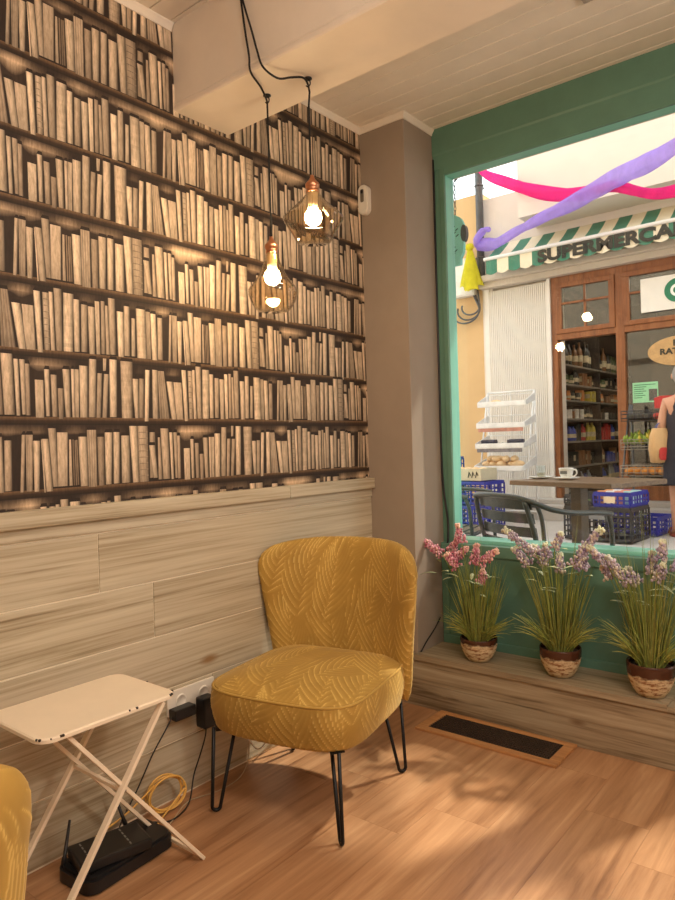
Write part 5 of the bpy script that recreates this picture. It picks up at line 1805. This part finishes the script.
g = MB(); g.box(-.02, .02, -.0432, -.0405, .032, .05); g.build('print', plain('grey_logo', lin(110, 116, 116), .5), cp_)
g = MB(); g.lathe([(0, .0), (.04, 0), (.045, .003), (.075, .012), (.076, .014), (.044, .0065), (0, .0055)], 28)
sauc = g.mesh('saucer', M_china)
put('saucer', sauc, (0.36, 3.955, 0.9002), (0, 0, 0), 'white saucer under the coffee cup', 'saucer')
put('saucer', sauc, (0.175, 4.03, 0.9002), (0, 0, 0), 'white saucer under the glass at the left of the cafe table', 'saucer')
gl_ = tag(empty('drinking_glass', (0.175, 4.03, 0.906)), 'small drinking glass on the left saucer', 'glass')
g = MB(); g.lathe([(0, 0), (.026, 0), (.031, .075), (.029, .075), (.024, .006), (0, .006)], 20); g.build('tumbler', glass_mat('tumbler_glass', (.93, .95, .94, 1), 1.2), gl_)
g = MB(); g.lathe([(0, .007), (.0235, .007), (.025, .03), (0, .03)], 18); g.build('drink', plain('milky_drink', lin(210, 196, 170), .4), gl_)

def cafe_chair(label):
    t = tag(empty('cafe_chair', (0, 0, 0)), label, 'chair', 'slatted aluminium chairs outside')
    # faces +y; back at -y
    g = MB()
    for k in range(5):
        y0 = -0.20 + k * 0.085
        g.box(-.20, .20, y0, y0 + .066, .40, .412, bev=.004)
    g.build('seat_slats', M_alu, t)
    for k, z in enumerate((.475, .545, .615, .685)):
        g = MB()
        y = -0.225 - (z - .45) * .22
        n = 8; vs = []
        for i in range(n + 1):
            u = -1 + 2 * i / n
            xx = u * .205; yy = y + .035 * (u * u) - .03
            for a, b2 in ((0, 0), (0.008, 0), (0.008 - .01, .05), (-.01, .05)):
                vs.append((xx, yy + a, z + b2))
        fs = []
        for i in range(n):
            for j in range(4):
                fs.append((i * 4 + j, i * 4 + 4 + j, i * 4 + 4 + (j + 1) % 4, i * 4 + (j + 1) % 4))
        fs += [(0, 1, 2, 3), tuple(n * 4 + j for j in (3, 2, 1, 0))]
        g.add(vs, fs); g.build('back_slat', M_alu, t)
    for s in (-1, 1):
        g = MB(); g.tube(smooth_curve([(s * .21, -.30, 0.0), (s * .208, -.25, .22), (s * .205, -.225, .42), (s * .208, -.27, .6), (s * .195, -.305, .73)], 6), .0125, 8); g.build('rear_leg', M_alu, t)
        g = MB(); g.tube(smooth_curve([(s * .24, .24, 0.0), (s * .245, .215, .3), (s * .255, .20, .55), (s * .262, .17, .645)], 6), .0125, 8); g.build('front_leg', M_alu, t)
    g = MB()
    arm = [(.262, .19, .640), (.272, .10, .652), (.272, -.06, .662), (.262, -.19, .685), (.225, -.275, .722), (.15, -.315, .745), (0, -.335, .752)]
    P = arm + [(-a, b2, c) for a, b2, c in arm[:-1]][::-1]
    g.tube(smooth_curve(P, 5), .0165, 8, ell=(1.25, .8)); g.build('arm_rail', M_alu, t)
    g = MB(); g.tube([(-.205, -.215, .395), (.205, -.215, .395)], .011, 7); g.tube([(-.235, .2, .395), (.235, .2, .395)], .011, 7)
    for s in (-1, 1):
        g.tube([(s * .205, -.215, .395), (s * .245, .2, .395)], .011, 7)
    g.build('seat_frame', M_alu, t)
    return t
c1_ = cafe_chair('dark slatted armchair seen from behind just outside the window')
c1_.location = (0.415, 3.50, zs_(3.42) - 0.004); c1_.rotation_euler = (0, 0, R(-26))
c2_ = copy_tree(c1_)
c2_['label'] = 'dark slatted armchair half hidden by the left edge of the window'
c2_.location = (-0.48, 4.1, zs_(4.1)); c2_.rotation_euler = (0, 0, R(-80))

# ------------------------------------------------------------------ person at the right edge
M_skin = plain('skin', lin(206, 152, 122), .6, var=.05)
M_dress = plain('navy_dress', lin(30, 34, 48), .85, var=.2, scale=60)
M_hair = plain('grey_hair', lin(150, 146, 142), .7, var=.2, scale=50)
pe = tag(empty('person', (0.43, 6.62, zs_(6.62)), R(18)), 'grey-haired person in a dark sleeveless dress holding a shopping bag, seen from behind', 'person')
def skin_mesh(name, verts, edges, radii, mat, parent, sub=2, root=0):
    me = bpy.data.meshes.new(name); me.from_pydata(verts, edges, []); me.materials.append(mat)
    o = bpy.data.objects.new(name, me); COL.objects.link(o); o.parent = parent
    m = o.modifiers.new('skin', 'SKIN'); m.use_smooth_shade = True
    for i, rr in enumerate(radii):
        d = me.skin_vertices[0].data[i]; d.radius = rr if isinstance(rr, tuple) else (rr, rr)
        d.use_root = (i == root)
    s = o.modifiers.new('smooth', 'SUBSURF'); s.levels = sub; s.render_levels = sub
    return o
# body, facing +y (towards the shop), height about 1.55 m
V = [(0, 0, .80), (0, .005, .95), (0, .0, 1.10), (0, -.01, 1.24), (0, -.005, 1.32), (0, .01, 1.40), (0, .03, 1.46),
     (-.085, 0, .74), (-.09, .015, .43), (-.095, -.01, .09), (-.10, .07, .035), (-.105, .15, .025),
     (.085, 0, .74), (.095, -.05, .43), (.10, -.11, .10), (.10, -.05, .035), (.105, .03, .025),
     (-.155, -.01, 1.26), (-.205, .0, 1.00), (-.20, .13, .84), (-.20, .17, .79),
     (.155, -.01, 1.26), (.20, -.02, 1.01), (.20, .10, .86), (.20, .14, .81), (0, .035, 1.53)]
E_ = [(0, 1), (1, 2), (2, 3), (3, 4), (4, 5), (5, 6), (0, 7), (7, 8), (8, 9), (9, 10), (10, 11), (0, 12), (12, 13), (13, 14), (14, 15), (15, 16),
      (3, 17), (17, 18), (18, 19), (19, 20), (3, 21), (21, 22), (22, 23), (23, 24), (6, 25)]
RD = [(.15, .12), (.135, .105), (.15, .115), (.13, .10), (.075, .07), (.05, .05), (.068, .08), .085, .058, .036, .032, .025, .085, .058, .036, .032, .025,
      .052, .040, .030, .026, .052, .040, .030, .026, (.075, .09)]
skin_mesh('body', V, E_, RD, M_skin, pe)
# five fingers and a thumb on each hand
for s in (-1, 1):
    hv = []; he = []; hr = []
    base = Vector((s * .20, .17 if s < 0 else .14, .79 if s < 0 else .81))
    hv.append(tuple(base)); hr.append(.022); hv.append(tuple(base + Vector((0, .035, -.045)))); hr.append((.03, .016)); he.append((0, 1))
    for f in range(4):
        o1 = base + Vector(((f - 1.5) * .017, .045, -.06)); L = (.028, .033, .031, .024)[f]
        i = len(hv)
        hv += [tuple(o1), tuple(o1 + Vector((0, .008, -L))), tuple(o1 + Vector((0, -.012, -L * 1.6)))]
        hr += [.009, .0085, .007]; he += [(1, i), (i, i + 1), (i + 1, i + 2)]
    i = len(hv); hv += [tuple(base + Vector((-s * .028, .03, -.03))), tuple(base + Vector((-s * .035, .045, -.06)))]; hr += [.0095, .008]; he += [(0, i), (i, i + 1)]
    skin_mesh('hand', hv, he, hr, M_skin, pe, 1)
# dress: lofted rings over the body
g = MB()
rings = [(1.315, .085, .075, 0), (1.29, .135, .085, 0), (1.22, .165, .105, -.005), (1.10, .168, .125, 0), (.98, .152, .118, 0), (.86, .178, .142, 0), (.75, .19, .152, 0), (.60, .192, .158, 0), (.50, .198, .165, -.005), (.485, .195, .16, -.005), (.50, .18, .15, -.005)]
n = 32; vs = []
for z, a, b2, yo in rings:
    for j in range(n):
        t = 2 * PI * j / n
        fold = 1 + (0.03 * math.sin(6 * t) if z < .8 else 0)
        vs.append((a * math.cos(t) * fold, yo + b2 * math.sin(t) * fold, z))
g.add(vs, [(i * n + j, i * n + (j + 1) % n, i * n + n + (j + 1) % n, i * n + n + j) for i in range(len(rings) - 1) for j in range(n)], smooth=True)
g.build('dress', M_dress, pe)
g = MB(); g.ball((0, .012, 1.515), .105, 20, 14, sc=(.92, 1.0, 1.05)); g.ball((0, -.02, 1.46), .082, 16, 10, sc=(1.0, .8, .8)); g.build('hair', M_hair, pe)
g = MB()
g.ball((0, .118, 1.50), .016, 8, 6, sc=(.8, 1.1, 1.5)); 
for s in (-1, 1):
    g.ball((s * .097, .035, 1.50), .022, 8, 6, sc=(.4, .8, 1.2))
g.build('nose_and_ears', M_skin, pe)
g = MB()
for s, yo in ((-1, .05), (1, -.07)):
    g.prism([(s * .10 + .045 * math.cos(2 * PI * k / 20), yo + .03 + .125 * math.sin(2 * PI * k / 20)) for k in range(20)], 0.0, .022)
    g.tube([(s * .10 - .05, yo + .05, .02), (s * .10 - .03, yo + .05, .07), (s * .10 + .03, yo + .05, .07), (s * .10 + .05, yo + .05, .02)], .010, 7)
for nm, s, yo in (('sandal', -1, .05), ('sandal', 1, -.07)):
    q = MB()
    q.prism([(s * .10 + .045 * math.cos(2 * PI * k / 20), yo + .03 + .125 * math.sin(2 * PI * k / 20)) for k in range(20)], 0.0, .022)
    q.tube([(s * .10 - .05, yo + .05, .02), (s * .10 - .03, yo + .05, .07), (s * .10 + .03, yo + .05, .07), (s * .10 + .05, yo + .05, .02)], .010, 7)
    q.build(nm, plain('red_sandal', lin(150, 62, 52), .6), pe)
pe.scale = (.95, .95, .95)
bgx = tag(empty('shopping_bag', (0.245, 6.53, zs_(6.62) + 0.66), R(50)), 'tan and red shopping bag hanging from the hand of the person', 'bag')
g = MB(); n = 24; vs = []
for z, a, b2 in ((0.0, .10, .04), (.01, .125, .06), (.16, .14, .075), (.30, .13, .06), (.38, .10, .035), (.385, .092, .028)):
    for j in range(n):
        t = 2 * PI * j / n
        vs.append((a * math.copysign(abs(math.cos(t)) ** .6, math.cos(t)), b2 * math.copysign(abs(math.sin(t)) ** .6, math.sin(t)), z))
g.add(vs, [(i * n + j, i * n + (j + 1) % n, i * n + n + (j + 1) % n, i * n + n + j) for i in range(5) for j in range(n)] + [tuple(range(n - 1, -1, -1))], smooth=True)
g.build('bag_body', plain('tan_bag', lin(206, 164, 112), .8, var=.08), bgx)
g = MB(); g.prism(rnd_poly(-.07, .05, .03, .17, .04, 5), -.0775, -.0795 + .006, Matrix.Rotation(R(90), 4, 'X') @ Matrix.Scale(-1, 4, (0, 0, 1)))
g.build('red_patch', plain('red_patch', lin(196, 44, 44), .7), bgx)
g = MB()
for yy in (-.02, .02):
    g.tube(smooth_curve([(-.06, yy, .37), (-.04, yy * .5, .42), (0, 0, .44), (.04, yy * .5, .42), (.06, yy, .37)], 5), .006, 6)
bgx.scale = (.72, .72, .8)
g.build('handle', plain('bag_strap', lin(70, 84, 140), .8), bgx)
